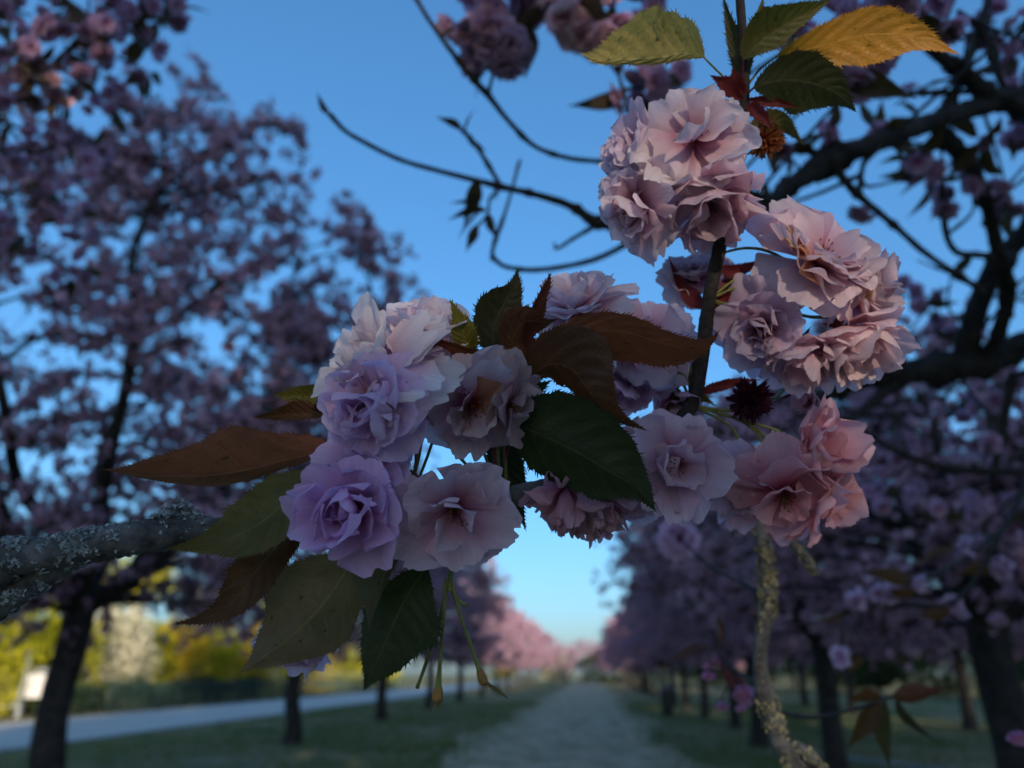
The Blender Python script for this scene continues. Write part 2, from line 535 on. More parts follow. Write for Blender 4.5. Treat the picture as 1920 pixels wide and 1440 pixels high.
# ------------------------------------------------------------------ trees of the avenue
def quads(c, e1, e2):
    v = np.stack([c - e1 - e2 * .7, c - e1 * .2 + e2 * -1.0 + 0 * c, c + e1 + e2 * .3, c + e1 * .2 + e2], 1)
    return v.reshape(-1, 3)


def blossom_faces(cl, r, nb, npet, spread, size):
    """cl: cluster centres. small quads standing as petals round each blossom"""
    n = len(cl)
    b = cl[:, None, :] + r.normal(0, spread, (n, nb, 3))
    b = b.reshape(-1, 3)
    d = unit(r.normal(0, 1, (len(b), npet, 3)))
    t1 = unit(np.cross(d, r.normal(0, 1, d.shape)))
    t2 = np.cross(d, t1)
    s = size * r.uniform(.75, 1.25, d.shape[:2])[..., None]
    e1 = (d * .45 + t2 * .9) * s
    e2 = t1 * s
    c = b[:, None, :] + d * size * 1.05
    v = np.stack([c - e1, c - e2 + e1 * .2, c + e1, c + e2 + e1 * .2], 2).reshape(-1, 3)
    return v, np.arange(len(v)).reshape(-1, 4)


def leaf_faces(cl, r, per, ln, wd, droop=.5):
    n = len(cl)
    d = r.normal(0, 1, (n, per, 3)); d[..., 2] -= droop
    d = unit(d).reshape(-1, 3)
    c = np.repeat(cl, per, 0) + r.normal(0, .02, (n * per, 3))
    side = unit(np.cross(d, r.normal(0, 1, d.shape)))
    L = ln * r.uniform(.7, 1.25, (len(d), 1)); W = wd * r.uniform(.7, 1.2, (len(d), 1))
    nrm = np.cross(d, side)
    v = np.stack([c, c + d * L * .45 + side * W + nrm * W * .35, c + d * L, c + d * L * .45 - side * W + nrm * W * .35], 1).reshape(-1, 3)
    return v, np.arange(len(v)).reshape(-1, 4)


def cherry_parts(seed, H, Rd, fork, nl, nsec, nter, nb=4, npet=6, trunk_r=.17, step=.10, extra=0.35, lo=-.1, size=.0195, at=None, bough=None, spread=.042, nleaf=3):
    """vase of limbs inside a dome; side branches grow from the limbs to points spread through the dome"""
    r = np.random.default_rng(seed)
    tubes, cl = [], []
    tp = np.array([[0, 0, -.25], [0, 0, .0], [.02, .01, .35], [.05, -.03, fork * .5], [.02, .02, fork * .85], [0.0, 0, fork * 1.02]])
    tp[2:, :2] += r.normal(0, .025, (4, 2))
    tr = np.array([1.75, 1.45, 1.12, 1.0, 1.02, 1.12]) * trunk_r
    c = catmull(tp, 22)
    rr = np.interp(np.linspace(0, 1, 22), np.linspace(0, 1, 6), tr)
    ang = np.linspace(0, 2 * math.pi, 16, endpoint=False)
    bump = 1 + .05 * np.sin(ang * 3 + r.uniform(0, 6))[None, :] + .03 * r.normal(0, 1, (22, 16))
    trunk = tube(c, rr, 16, bump)
    top = c[-1]
    zc = fork + (H - fork) * .38                       # height of the dome's widest ring

    def inside(p, k=1.0):
        q = np.hypot(p[..., 0], p[..., 1]) / (Rd * k)
        z = (p[..., 2] - zc) / np.where(p[..., 2] > zc, (H - zc) * k, (zc - fork + .3) * 1.15)
        return q ** 2 + z ** 2 < 1
    limbs = []
    for i in range(nl):
        az = 2 * math.pi * (i + r.uniform(-.3, .3)) / nl
        el = rad(r.uniform(30, 50) if i % 2 else r.uniform(55, 78))
        tip = np.array([math.cos(az) * math.cos(el), math.sin(az) * math.cos(el), math.sin(el)])
        L = .5
        while inside(top + tip * (L + .3) * [1, 1, 1], .9) and L < 9: L += .15
        t = np.linspace(0, 1, 7)[:, None]
        pts = top + tip * L * t + np.array([math.cos(az), math.sin(az), 0]) * .12 * L * np.sin(t * math.pi) - [0, 0, .12] * (1 - t)
        pts[1:] += r.normal(0, .10, (6, 3))
        pc = catmull(pts, 30)
        limbs.append(pc)
        tubes.append(tube(pc, np.linspace(trunk_r * .6, .014, 30), 8))
    allp = np.vstack(limbs)
    allr = np.concatenate([np.linspace(trunk_r * .6, .014, 30)] * len(limbs))
    targets = []
    while len(targets) < nsec:
        p = np.array([r.uniform(-Rd, Rd), r.uniform(-Rd, Rd), r.uniform(fork + lo, H)])
        if inside(p) and (not inside(p, .55) or r.random() < .35): targets.append(p)
    for p in targets:
        cost = np.linalg.norm(allp - p, axis=1) + 1.2 * np.maximum(0, allp[:, 2] - p[2] + .1)
        j = int(np.argmin(cost)); s0 = allp[j]
        dv = p - s0; Ls = np.linalg.norm(dv)
        q = np.array([s0, s0 + dv * .35 + [0, 0, .06 * Ls], s0 + dv * .7 + [0, 0, .08 * Ls], p])
        q[1:3] += r.normal(0, .04 * Ls, (2, 3))
        qc = catmull(q, 9)
        tubes.append(tube(qc, np.linspace(min(allr[j], .012 + .012 * Ls), .006, 9), 5))
        ends = [qc[4:]]
        for m in range(nter):
            s1 = qc[r.integers(3, 9)]
            d3 = unit(r.normal(0, 1, 3) + unit(dv) * .5)
            L3 = r.uniform(.25, .7)
            wc = catmull([s1, s1 + d3 * L3 * .55, s1 + d3 * L3 + [0, 0, -.15 * L3]], 4)
            tubes.append(tube(wc, np.linspace(.006, .003, 4), 4))
            ends.append(wc)
        for e in ends:
            seg = np.linalg.norm(np.diff(e, axis=0), axis=1).sum()
            kk = max(2, int(seg / step))
            tk = np.linspace(.15, 1, kk) * (len(e) - 1)
            ii = np.minimum(tk.astype(int), len(e) - 2); ff = (tk - ii)[:, None]
            cl.append(e[ii] * (1 - ff) + e[ii + 1] * ff)
    cl = np.vstack(cl)
    cl = cl + r.normal(0, .03, cl.shape)
    more = cl[r.random(len(cl)) < extra]
    cl = np.vstack([cl, more + r.normal(0, .09, more.shape)])
    cl = cl[inside(cl, 1.06)]
    if at is not None:
        if bough:                                      # blossom clusters added along the sun rays to shade the left bunch
            pts = [P(*b_) + S_ * t for b_ in bough for t in np.arange(6.6, 9.4, .07)]
            cl = np.vstack([cl, np.array(pts) - [at[0], at[1], 0.0] + r.normal(0, .06, (len(pts), 3))])
        cl = cl[open_gaps(cl + np.array([at[0], at[1], 0.0]))]
    bl = blossom_faces(cl, r, nb, npet, spread, size)
    lf = leaf_faces(cl[r.random(len(cl)) < .9], r, nleaf, .095, .021)
    return trunk, join(tubes), bl, lf


S_ = np.array(SDIR)
# gaps cut in the unseen crowns behind the camera through which the low sun reaches the close branch: a point the sunlight falls on, half width
GAPS = [(P(1450, 90, .42), .085), (P(1650, 540, .42), .055), (P(740, 530, .38), .065), (P(1610, 890, .42), .045), (P(680, 880, .36), -.03), (P(860, 930, .36), -.04), (P(1470, 1100, .62), .07), (P(90, 170, 1.9), .12), (P(1090, 20, 1.1), .09)]


def open_gaps(cl, margin=.07, gaps=None):
    keep = np.ones(len(cl), bool)
    for p, w in (gaps or GAPS):
        q = cl - p
        a = q @ S_
        keep &= ~((a > 0) & (np.linalg.norm(q - a[:, None] * S_, axis=1) < w + margin))
    return keep


def tree_meshes(name, *a, **k):
    trunk, limbs, bl, lf = cherry_parts(*a, **k)
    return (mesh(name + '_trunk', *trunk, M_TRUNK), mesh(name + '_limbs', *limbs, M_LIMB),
            mesh(name + '_crown', bl[0], bl[1], M_BLOSSOM, smooth=False), mesh(name + '_leaves', lf[0], lf[1], M_BRONZE, smooth=False))


T_A = tree_meshes('cherry_a', 11, 9.5, 4.3, 2.35, 8, 260, 8, nb=8, step=.20, extra=.12, size=.021, spread=.040, nleaf=6)
T_B = tree_meshes('cherry_b', 23, 8.3, 4.0, 2.2, 7, 185, 7, nb=7, step=.19, extra=.12, size=.021, spread=.040, nleaf=5)
T_C = tree_meshes('cherry_c', 37, 7.2, 3.5, 2.1, 7, 150, 7, nb=7, step=.19, extra=.12, size=.021, spread=.040, nleaf=5)
T_F = tree_meshes('cherry_far', 41, 7.7, 3.8, 2.2, 6, 110, 5, nb=2, npet=5, size=.036)
T_D = tree_meshes('cherry_d', 51, 4.9, 3.1, 2.2, 6, 90, 7, nb=7, step=.19, extra=.1, size=.021, spread=.040, nleaf=5)


def place_tree(ms, x, y, rz, s, label, group, sx=1.0, sz=1.0):
    o = obj('cherry_tree', None, loc=(x, y, 0))
    o.rotation_euler = (0, 0, rz)
    o.scale = (s * sx, s * sx, s * sz)
    tag(o, label, 'cherry tree', group)
    for nm, me in zip(('trunk', 'limbs', 'blossom_crown', 'leaf_crown'), ms):
        c = obj(nm, me, o)
        if nm in ('blossom_crown', 'leaf_crown', 'limbs'):
            c['kind'] = 'stuff'
    return o


LAB_L = 'mauve-flowering cherry tree in the row along the grey paved path'
GRP_L = 'cherry trees along the paved path'
LAB_R = 'mauve-flowering cherry tree in the row along the green lawn'
GRP_R = 'cherry trees along the lawn'
rnd = random.Random(5)
ORD = ['', 'second', 'third', 'fourth', 'fifth', 'sixth', 'seventh', 'eighth', 'ninth', 'tenth', 'eleventh', 'twelfth']
left_y = [9.4, 20.0, 30.2, 40.3, 50, 60, 70, 80, 91, 102, 113]
left_x = [-6.3, -7.3, -7.75, -8.0, -8.0, -8, -8, -8, -8, -8, -8]
for i, (x, y) in enumerate(zip(left_x, left_y)):
    ms = T_F if y > 45 else (T_A, T_B, T_C)[i % 3]
    lab = 'broad tall cherry tree with a thick forked trunk behind the lichened branch' if i == 0 else 'cherry tree by the paved path, %s trunk along from the thick forked one' % ORD[i] if i < 5 else 'small far cherry tree in the pinkish end of the row by the paved path'
    place_tree(ms, x, y, rnd.uniform(0, 6.28), rnd.uniform(.92, 1.05), lab, GRP_L)
right = [(3.35, 7.2, T_D), (3.8, 13.8, T_C), (3.9, 20.4, T_B), (4.0, 26.8, T_C), (3.9, 33, T_B), (3.9, 39.5, T_C), (4, 46, T_B), (4, 52.5, T_C), (4, 59, T_B),
         (4, 66, T_C), (4, 73, T_B), (4, 80, T_C), (4, 88, T_B), (4, 96, T_C), (4, 105, T_B), (4, 114, T_C),
]
for i, (x, y, ms) in enumerate(right):
    if y > 45: ms = T_F
    lab = 'low spreading cherry tree with a thick dark trunk at the lawn edge' if i == 0 else 'cherry tree of the lawn row, %s trunk along from the low spreading one' % ORD[i] if i < 6 else 'small far cherry tree in the dim end of the lawn row'
    k_ = (rnd.uniform(.76, .9) if y < 60 else rnd.uniform(.92, 1.08)) if y > 25 else 1.0
    place_tree(ms, x + (.45 if y > 25 else 0), y, rnd.uniform(0, 6.28), rnd.uniform(.93, 1.06), lab, GRP_R, sx=k_, sz=rnd.uniform(.86, 1.06) if y > 25 else 1.0)
for i, (x, y) in enumerate([(3.9, -8.0), (3.6, -14.8)]):  # row trees out of view, crowns shaped to shade and dapple the close branch
    place_tree(tree_meshes('cherry_back_shade', 71 + i, 8.6, 4.0, 2.2, 7, 190, 7, nb=3, npet=5, size=.028, at=(x, y), bough=[(520, 880, .36), (560, 1080, .36), (860, 960, .36), (860, 800, .36), (1060, 840, .38), (1130, 700, .4)] if i == 0 else None), x, y, 0, 1.0, 'unseen mauve-flowering cherry tree of the lawn row, shaped to shade the close branch', GRP_R)
for i, (x, y) in enumerate([(10.5, 18), (11.5, 27), (10.8, 36), (11.4, 46), (11, 57), (11.2, 68)]):
    place_tree(T_C if i < 2 else T_F, x, y, rnd.uniform(0, 6.28), rnd.uniform(.85, 1.0), 'cherry tree standing out on the lawn, %s along from the stone edging' % (['first'] + ORD[1:])[i], 'cherry trees out on the lawn')


for i, (x, y) in enumerate([(-4.5, 128), (3.2, 126), (-1.2, 140), (6.5, 142), (-7.5, 146), (2.6, 152)]):
    place_tree(T_F, x, y, rnd.uniform(0, 6.28), rnd.uniform(.8, .95), 'small pink sunlit cherry tree closing the far end of the dirt track', 'cherry trees at the far end of the track')


# ------------------------------------------------------------------ shrubs, hedge and trees beyond the paved path
def blob(r, n, c, rx, ry, rz, shell=.55):
    d = unit(r.normal(0, 1, (n, 3)))
    q = (shell + (1 - shell) * r.random((n, 1))) ** .7
    lump = 1 + .22 * np.sin(d[:, :1] * 7 + c[0]) * np.sin(d[:, 1:2] * 6 + c[1]) + .15 * np.sin(d[:, 2:] * 9 + c[0] * 3)
    return np.asarray(c) + d * q * lump * np.array([rx, ry, rz])


def shrub(name, label, group, x, y, h, w, mat, seed, nleaf=2600, size=.11, cat='shrub'):
    r = np.random.default_rng(seed)
    o = tag(obj(name, None, loc=(x, y, 0)), label, cat, group)
    pts = []
    for k in range(6):
        a = r.uniform(0, 6.28); q = r.uniform(0, .5) * w
        hh = h * r.uniform(.35, .75)
        pts.append(blob(r, nleaf // 6, (math.cos(a) * q, math.sin(a) * q, hh), w * r.uniform(.4, .65), w * r.uniform(.4, .65), max(.2, h - hh) * r.uniform(.75, 1.0)))
    p = np.vstack(pts); p = p[p[:, 2] > .05]
    v, f = leaf_faces(p, r, 1, size, size * .36, .2)
    tag(obj('foliage', mesh('foliage', v, f, mat, smooth=False), o), kind='stuff')
    st = []
    for k in range(5):
        a = r.uniform(0, 6.28); q = w * .5
        st.append(tube(catmull([[0, 0, -.1], [math.cos(a) * q * .3, math.sin(a) * q * .3, h * .35], [math.cos(a) * q, math.sin(a) * q, h * .75]], 6), np.linspace(.04, .012, 6), 6))
    obj('stem', mesh('stem', *join(st), M_LIMB), o)
    return o


def big_tree(name, label, group, x, y, h, w, mat, seed, nleaf=6500, size=.2, cat='tree', lo=.22, gaps=False):
    r = np.random.default_rng(seed)
    o = tag(obj(name, None, loc=(x, y, 0)), label, cat, group)
    parts = [tube(catmull([[0, 0, -.3], [0.05, 0, h * .15], [-.08, .1, h * .4], [0, 0, h * .75]], 12), np.linspace(.03 * h * .6, .03, 12), 10)]
    pts = []
    for k in range(16):
        a = r.uniform(0, 6.28); zz = h * r.uniform(lo + .08, .86)
        q = w * r.uniform(.15, .8) * (1 - .5 * max(0, zz / h - .6) / .4)
        c = np.array([math.cos(a) * q, math.sin(a) * q, zz])
        parts.append(tube(catmull([[0, 0, zz * .55], c * [.5, .5, .85], c], 6), np.linspace(.08, .02, 6), 6))
        pts.append(blob(r, nleaf // 16, c, w * .34, w * .34, h * .10, .2))
    p = np.vstack(pts)
    if gaps: p = p[open_gaps(p + np.array([x, y, 0.0]), .6, [(P(1300, 500, .42), .12)] + GAPS[-2:])]
    v, f = leaf_faces(p, r, 1, size, size * .38, .2)
    obj('trunk', mesh('trunk', *join(parts), M_TRUNK), o)
    tag(obj('crown', mesh('crown', v, f, mat, smooth=False), o), kind='stuff')
    return o


specs = [(-24.2, 27, 3.2, 2.2, M_GOLD), (-23.6, 30.5, 3.6, 2.3, M_YELLOW), (-24.4, 34, 3.4, 2.2, M_YELLOW), (-23.5, 37.5, 3.7, 2.4, M_CREAM),
         (-24.3, 41, 3.3, 2.2, M_YELLOW), (-23.6, 45, 3.4, 2.3, M_GOLD), (-24.2, 50, 3.4, 2.4, M_YELLOW), (-23.8, 56, 3.5, 2.6, M_GOLD), (-24, 63, 3.6, 2.8, M_YELLOW), (-24, 71, 3.6, 3, M_GOLD), (-24, 80, 3.8, 3, M_YELLOW)]
shl = {id(M_GOLD): 'golden-leaved spring shrub behind the dark fence', id(M_YELLOW): 'yellow-green spring shrub behind the dark fence', id(M_CREAM): 'cream-flowering shrub behind the dark fence'}
for i, (x, y, h, w, m) in enumerate(specs):
    shrub('spring_shrub', shl[id(m)] + ('' if m is M_CREAM else ', %s shrub along from the grey gate' % (['first'] + ORD[1:])[i]), 'shrubs behind the fence', x, y, h * 1.35, w * 1.25, m, 300 + i, 6500, .17)
for i in range(9):
    shrub('hedge_bush', 'low dark green hedge bush, %s along from the grey gate' % (['first'] + ORD[1:])[i], 'low dark hedge bushes', -21.7 + .2 * (i % 2), 33 + i * 2.3, 1.25 + .15 * (i % 3), 1.4, M_HEDGE, 400 + i, 1500, .10, 'hedge')
for i, (x, y, h, w, m) in enumerate([(-29, 24, 11, 3.6, M_YELLOW), (-31, 33, 12.5, 4, M_GOLD), (-29, 42, 10, 3.6, M_YELLOW), (-31, 53, 12, 4.2, M_YELLOW), (-30, 65, 11, 4, M_GOLD), (-30, 80, 12, 4.5, M_YELLOW), (-26, 100, 12, 5, M_YELLOW)]):
    big_tree('spring_tree', {id(M_GOLD): 'tall tree with golden young leaves beyond the paved path', id(M_YELLOW): 'tall tree with yellow-green young leaves beyond the paved path'}[id(m)],
             'tall spring trees beyond the paved path', x, y, h, w * 1.2, m, 500 + i, 13000, .26, lo=.02)
for i, (x, y, h, w) in enumerate([(24, 22, 9, 4.5), (27, 31, 10, 5), (24, 41, 9, 4.5), (28, 52, 10, 5), (22, 66, 9, 5), (20, 84, 10, 5)]):
    big_tree('lawn_tree', 'dark green leafy tree at the far side of the lawn', 'green trees across the lawn', x, y, h, w, M_GREEN, 600 + i, 6000, .26, lo=.05)
for i, (x, y, h, w, m) in enumerate([(-6, 135, 7, 5, M_CREAM), (2, 138, 6, 5, M_GREEN), (9, 134, 7, 5, M_CREAM), (-14, 133, 8, 5, M_GOLD)]):  # cream crowns stand in for the pale lights at the far end
    big_tree('avenue_end_tree', {id(M_CREAM): 'cream tree closing the far end of the avenue, pale light put into its colour', id(M_GREEN): 'green tree closing the far end of the avenue', id(M_GOLD): 'golden tree closing the far end of the avenue'}[id(m)], 'trees at the far end of the avenue', x, y, h, w, m, 700 + i, 4000, .3, lo=.03)


for i, (x, y, h) in enumerate([(9.5, -43, 23), (14, -40, 24), (18.5, -41, 23), (25, -44, 24), (31.5, -41, 23), (38, -44, 24), (44, -41, 23)]):  # tall trees added out of view to keep the low sun off the avenue
    big_tree('shade_tree', 'unseen tall dense tree added to shade the near end of the avenue', 'added shade trees', x, y, h, 7.4, M_GREEN, 650 + i, 20000, .55, lo=.04, gaps=True)


for i in range(13):
    x, y = 33 - i * 1.55, 17 + i * 9.0
    shrub('lawn_shrub', 'green shrub along the far edge of the lawn', 'green shrubs edging the lawn', x, y, 4.6 + .5 * (i % 3), 4.2 + .03 * y, M_GREEN, 800 + i, 5000, .26)


# fence along the paved path
def fence():
    o = tag(obj('park_fence', None, loc=(-20.7, 0, 0)), 'dark green metal bar fence along the far edge of the paved path', 'fence')
    y0, y1 = 34.0, 90.0
    pm = mesh('post', *box(-.035, .035, -.035, .035, -.1, 1.25), M_FENCE, smooth=False)
    y = y0
    while y <= y1:
        obj('post', pm, o, (0, y, 0)); y += 2.0
    for z in (.18, 1.08):
        obj('rail', mesh('rail', *box(-.015, .015, y0, y1, z, z + .04), M_FENCE, smooth=False), o)
    bars = [box(-.008 - .012, .008 - .012, yy - .008, yy + .008, .05, 1.2) for yy in np.arange(y0 + .13, y1, .13)]
    tag(obj('bars', mesh('bars', *join(bars), M_FENCE, smooth=False), o), kind='stuff')


fence()


def gate():
    g0, g1 = P(-30, 1340, 30)[:2], P(92, 1338, 30)[:2]
    o = tag(obj('park_gate', None, loc=(g0[0], g0[1], 0)), 'pale grey gate frame with a whitish notice panel beside the paved path', 'gate')
    w = np.linalg.norm(g1 - g0)
    o.rotation_euler = (0, 0, math.atan2(g1[1] - g0[1], g1[0] - g0[0]))
    pm = mesh('post', *box(-.09, .09, -.09, .09, -.2, 2.5), M_GATE, smooth=False)
    for x in (0, w * .52, w * .93): obj('post', pm, o, (x, 0, 0))
    for z in (2.36, .35): obj('rail', mesh('rail', *box(.09, w * .52 - .09, -.045, .045, z, z + .1), M_GATE, smooth=False), o)
    obj('rail', mesh('rail', *box(w * .52 + .09, w * .93 - .09, -.045, .045, 1.7, 1.8), M_GATE, smooth=False), o)
    obj('notice_panel', mesh('notice_panel', *box(w * .52 + .12, w * .93 - .12, -.03, .03, .7, 1.6), M_PANEL, smooth=False), o)
    for k in range(6):
        x = .25 + k * (w * .52 - .4) / 5
        obj('bar', mesh('bar', *box(x - .02, x + .02, -.02, .02, .45, 2.36), M_GATE, smooth=False), o)


gate()


def litter_bin():
    o = tag(obj('litter_bin', None, loc=(3.02, 34.0, 0)), 'dark round litter bin standing among the trunks of the lawn row', 'litter bin')
    t = np.array([[0, 0, .08], [0, 0, .12], [0, 0, .5], [0, 0, .88], [0, 0, .9]])
    obj('body', mesh('body', *tube(t, [.2, .24, .27, .29, .29], 20), M_BIN), o)
    obj('rim', mesh('rim', *tube([[0, 0, .9], [0, 0, .93], [0, 0, .97]], [.31, .32, .30], 20), M_BIN), o)
    obj('foot', mesh('foot', *tube([[0, 0, -.05], [0, 0, .1]], [.15, .15], 14), M_BIN), o)


litter_bin()


# ------------------------------------------------------------------ the close cherry tree: its branch, leaves and double blossoms
R0 = np.random.default_rng(101)
near = place_tree(T_D, -5.6, -1.2, 0, 1.0, 'cherry tree reaching in a lichen-crusted branch with sharp pale pink double blossoms and bronze leaves', None)
NB = np.array([-5.6, -1.2, 0.0])


def hero(name, v, f, mat, parent=None, uv=None, color=None, smooth=True):
    """a part of the close tree: mesh given in world space, kept relative to the tree's base"""
    me = mesh(name, np.asarray(v) - NB, f, mat, uv, smooth)
    return obj(name, me, parent if parent is not None else near, color=color)


def nz(p, s):
    return mnoise.noise(Vector(p) * s)


def bark_tube(pts, rad_px, n=120, sides=22, amp=.10, fine=.05, scale=90):
    """pts: list of (px,py,d) or world triples; radii in metres"""
    c = catmull(pts, n)
    m = len(rad_px)
    rr = np.interp(np.linspace(0, 1, n), np.linspace(0, 1, m), rad_px)
    ang = np.linspace(0, 2 * math.pi, sides, endpoint=False)
    bump = np.ones((n, sides))
    t, a, b = frames(c)
    for i in range(n):
        for j in range(sides):
            p = c[i] + rr[i] * (math.cos(ang[j]) * a[i] + math.sin(ang[j]) * b[i])
            bump[i, j] += amp * nz(p, scale) + fine * nz(p, scale * 3.7) + fine * .7 * nz(c[i] * 1.0 + [0, 0, j * .0004], scale * 6)
    v, f = tube(c, rr, sides, bump)
    return v, f, c, rr, (t, a, b)


def px2m(px, d): return px * d / FPX


LB = [(-80, 1062, .335), (0, 1046, .335), (80, 1040, .338), (200, 1018, .345), (320, 1000, .352), (440, 996, .362), (580, 985, .378), (760, 965, .392),
      (940, 935, .402), (1080, 900, .412), (1220, 840, .420), (1295, 760, .424), (1318, 650, .426), (1330, 560, .428), (1348, 470, .430), (1375, 340, .434), (1392, 230, .432), (1396, 150, .428), (1392, 60, .425), (1385, -30, .42)]
LBW = [np.array([-5.55, -1.15, 2.15]), np.array([-4.6, -.95, 2.55]), np.array([-3.2, -.5, 2.45]), np.array([-1.8, -.05, 2.05]), np.array([-.9, .18, 1.76]), np.array([-.45, .27, 1.685])] + [P(*q) for q in LB]
LBR = [.085, .06, .04, .024, .013, .0098] + [px2m(q, .34) for q in (38, 36, 33, 32, 30, 26, 23, 21)] + [px2m(q, .42) for q in (20, 18, 16, 14, 13.5, 13, 13, 12, 11, 10, 9, 8)]
KB = LB.index((1220, 840, .420)) + 6 + 1
bv, bf, bc, brr, bfr = bark_tube(LBW[:KB], LBR[:KB], 330, 22, .13, .08, 110)
hero('branch', bv, bf, M_BRANCH)
tv_, tf_, *_ = bark_tube(LBW[KB - 2:], LBR[KB - 2:], 130, 16, .12, .08, 110)
hero('twig', tv_, tf_, M_TWIG)
fv, ff_, fc, frr, ffr = bark_tube([P(170, 1030, .347), P(110, 1058, .344), P(60, 1090, .341), P(10, 1128, .338), P(-60, 1185, .334), P(-160, 1290, .33)], [px2m(q, .34) for q in (22, 26, 27, 26, 25, 24)], 60, 22, .2, .12, 120)
hero('side_branch', fv, ff_, M_BRANCH)


def flakes(spots, mat, name, parent, r):
    """foliose lichen: ragged little fans that stand off the bark"""
    V, F, off = [], [], 0
    for p, nrm, size in spots:
        t1 = unit(np.cross(nrm, r.normal(0, 1, 3)))
        nn_ = unit(nrm + t1 * r.normal(0, .55) + r.normal(0, .25, 3))
        t1 = unit(np.cross(nn_, r.normal(0, 1, 3))); t2 = np.cross(nn_, t1)
        k = 9
        a = np.linspace(0, 2 * math.pi, k, endpoint=False) + r.uniform(0, 6)
        q = size * np.where(np.arange(k) % 2 == 0, r.uniform(.75, 1.25, k), r.uniform(.35, .7, k))
        lift = size * r.uniform(-.1, .5, k)
        ring = p + np.cos(a)[:, None] * q[:, None] * t1 + np.sin(a)[:, None] * q[:, None] * t2 + nn_ * lift[:, None]
        V.append(np.vstack([p[None] - nn_ * size * .12, ring]))
        F += [(off, off + 1 + i, off + 1 + (i + 1) % k) for i in range(k)]
        off += k + 1
    return np.vstack(V), F


def lichen_on(c, rr, fr, r, n, t0, t1, size, up=0.2, thr=.05, scale=70, grow=0.0):
    out = []
    t, a, b = fr
    tries = 0
    while len(out) < n and tries < n * 30:
        tries += 1
        x = r.uniform(t0, t1) * (len(c) - 1)
        i = int(x)
        an = r.uniform(0, 2 * math.pi)
        nrm = math.cos(an) * a[i] + math.sin(an) * b[i]
        if nrm[2] < -.6 and r.random() < .7: continue
        p = c[i] + nrm * rr[i] * 1.02
        if nz(p, scale) + up * nrm[2] < thr: continue
        out.append((p + nrm * grow * r.random(), nrm, size * r.uniform(.5, 1.5)))
    return out


def nearest_t(c, p): return int(np.argmin(np.linalg.norm(c - p, axis=1))) / (len(c) - 1)


ta, tb = nearest_t(bc, P(-40, 1050, .335)), nearest_t(bc, P(450, 996, .362))
sp = lichen_on(bc, brr, bfr, R0, 130, ta, tb, .0012, .15, .34, 130)
sp += lichen_on(fc, frr, ffr, R0, 420, 0, .9, .0015, .1, -.05, 130)
for q0, q1, n_, sz, th_ in ((-10, 60, 150, .0012, -.3), (75, 160, 230, .0013, -.35), (130, 190, 130, .0012, -.3), (210, 260, 70, .0011, -.2)):
    x0, x1 = nearest_t(bc, P(q0, 1042, .337)), nearest_t(bc, P(q1, 1030, .342))
    sp += lichen_on(bc, brr, bfr, R0, n_, x0, x1, sz, .1, th_, 140)
x0, x1 = nearest_t(bc, P(285, 1005, .35)), nearest_t(bc, P(395, 996, .358))
i0, i1 = int(x0 * (len(bc) - 1)), int(x1 * (len(bc) - 1))
for k in range(420):                                   # the standing tuft on top of the branch
    i = R0.integers(i0, i1 + 1)
    w_ = math.exp(-((i - (i0 * .62 + i1 * .38)) / (.28 * (i1 - i0))) ** 2)
    up_ = unit(np.array([0, 0, 1.0]) + R0.normal(0, .35, 3))
    p = bc[i] + up_ * brr[i] + np.array([0, 0, 1]) * R0.random() ** 1.3 * .0095 * w_
    sp.append((p, up_, .0015 * R0.uniform(.5, 1.4)))
lv, lf_ = flakes(sp, M_LICHEN, 'lichen', near, R0)
tag(hero('lichen', lv, lf_, M_LICHEN, smooth=False), kind='stuff')


# ---- leaves
def blade(u):
    t = np.clip((u - .42) / .58, 0, 1)
    return np.where(u < .42, np.sin(math.pi / 2 * np.clip(u, 0, .42) / .42) ** .8, (1 - t ** 1.35) ** 1.5)


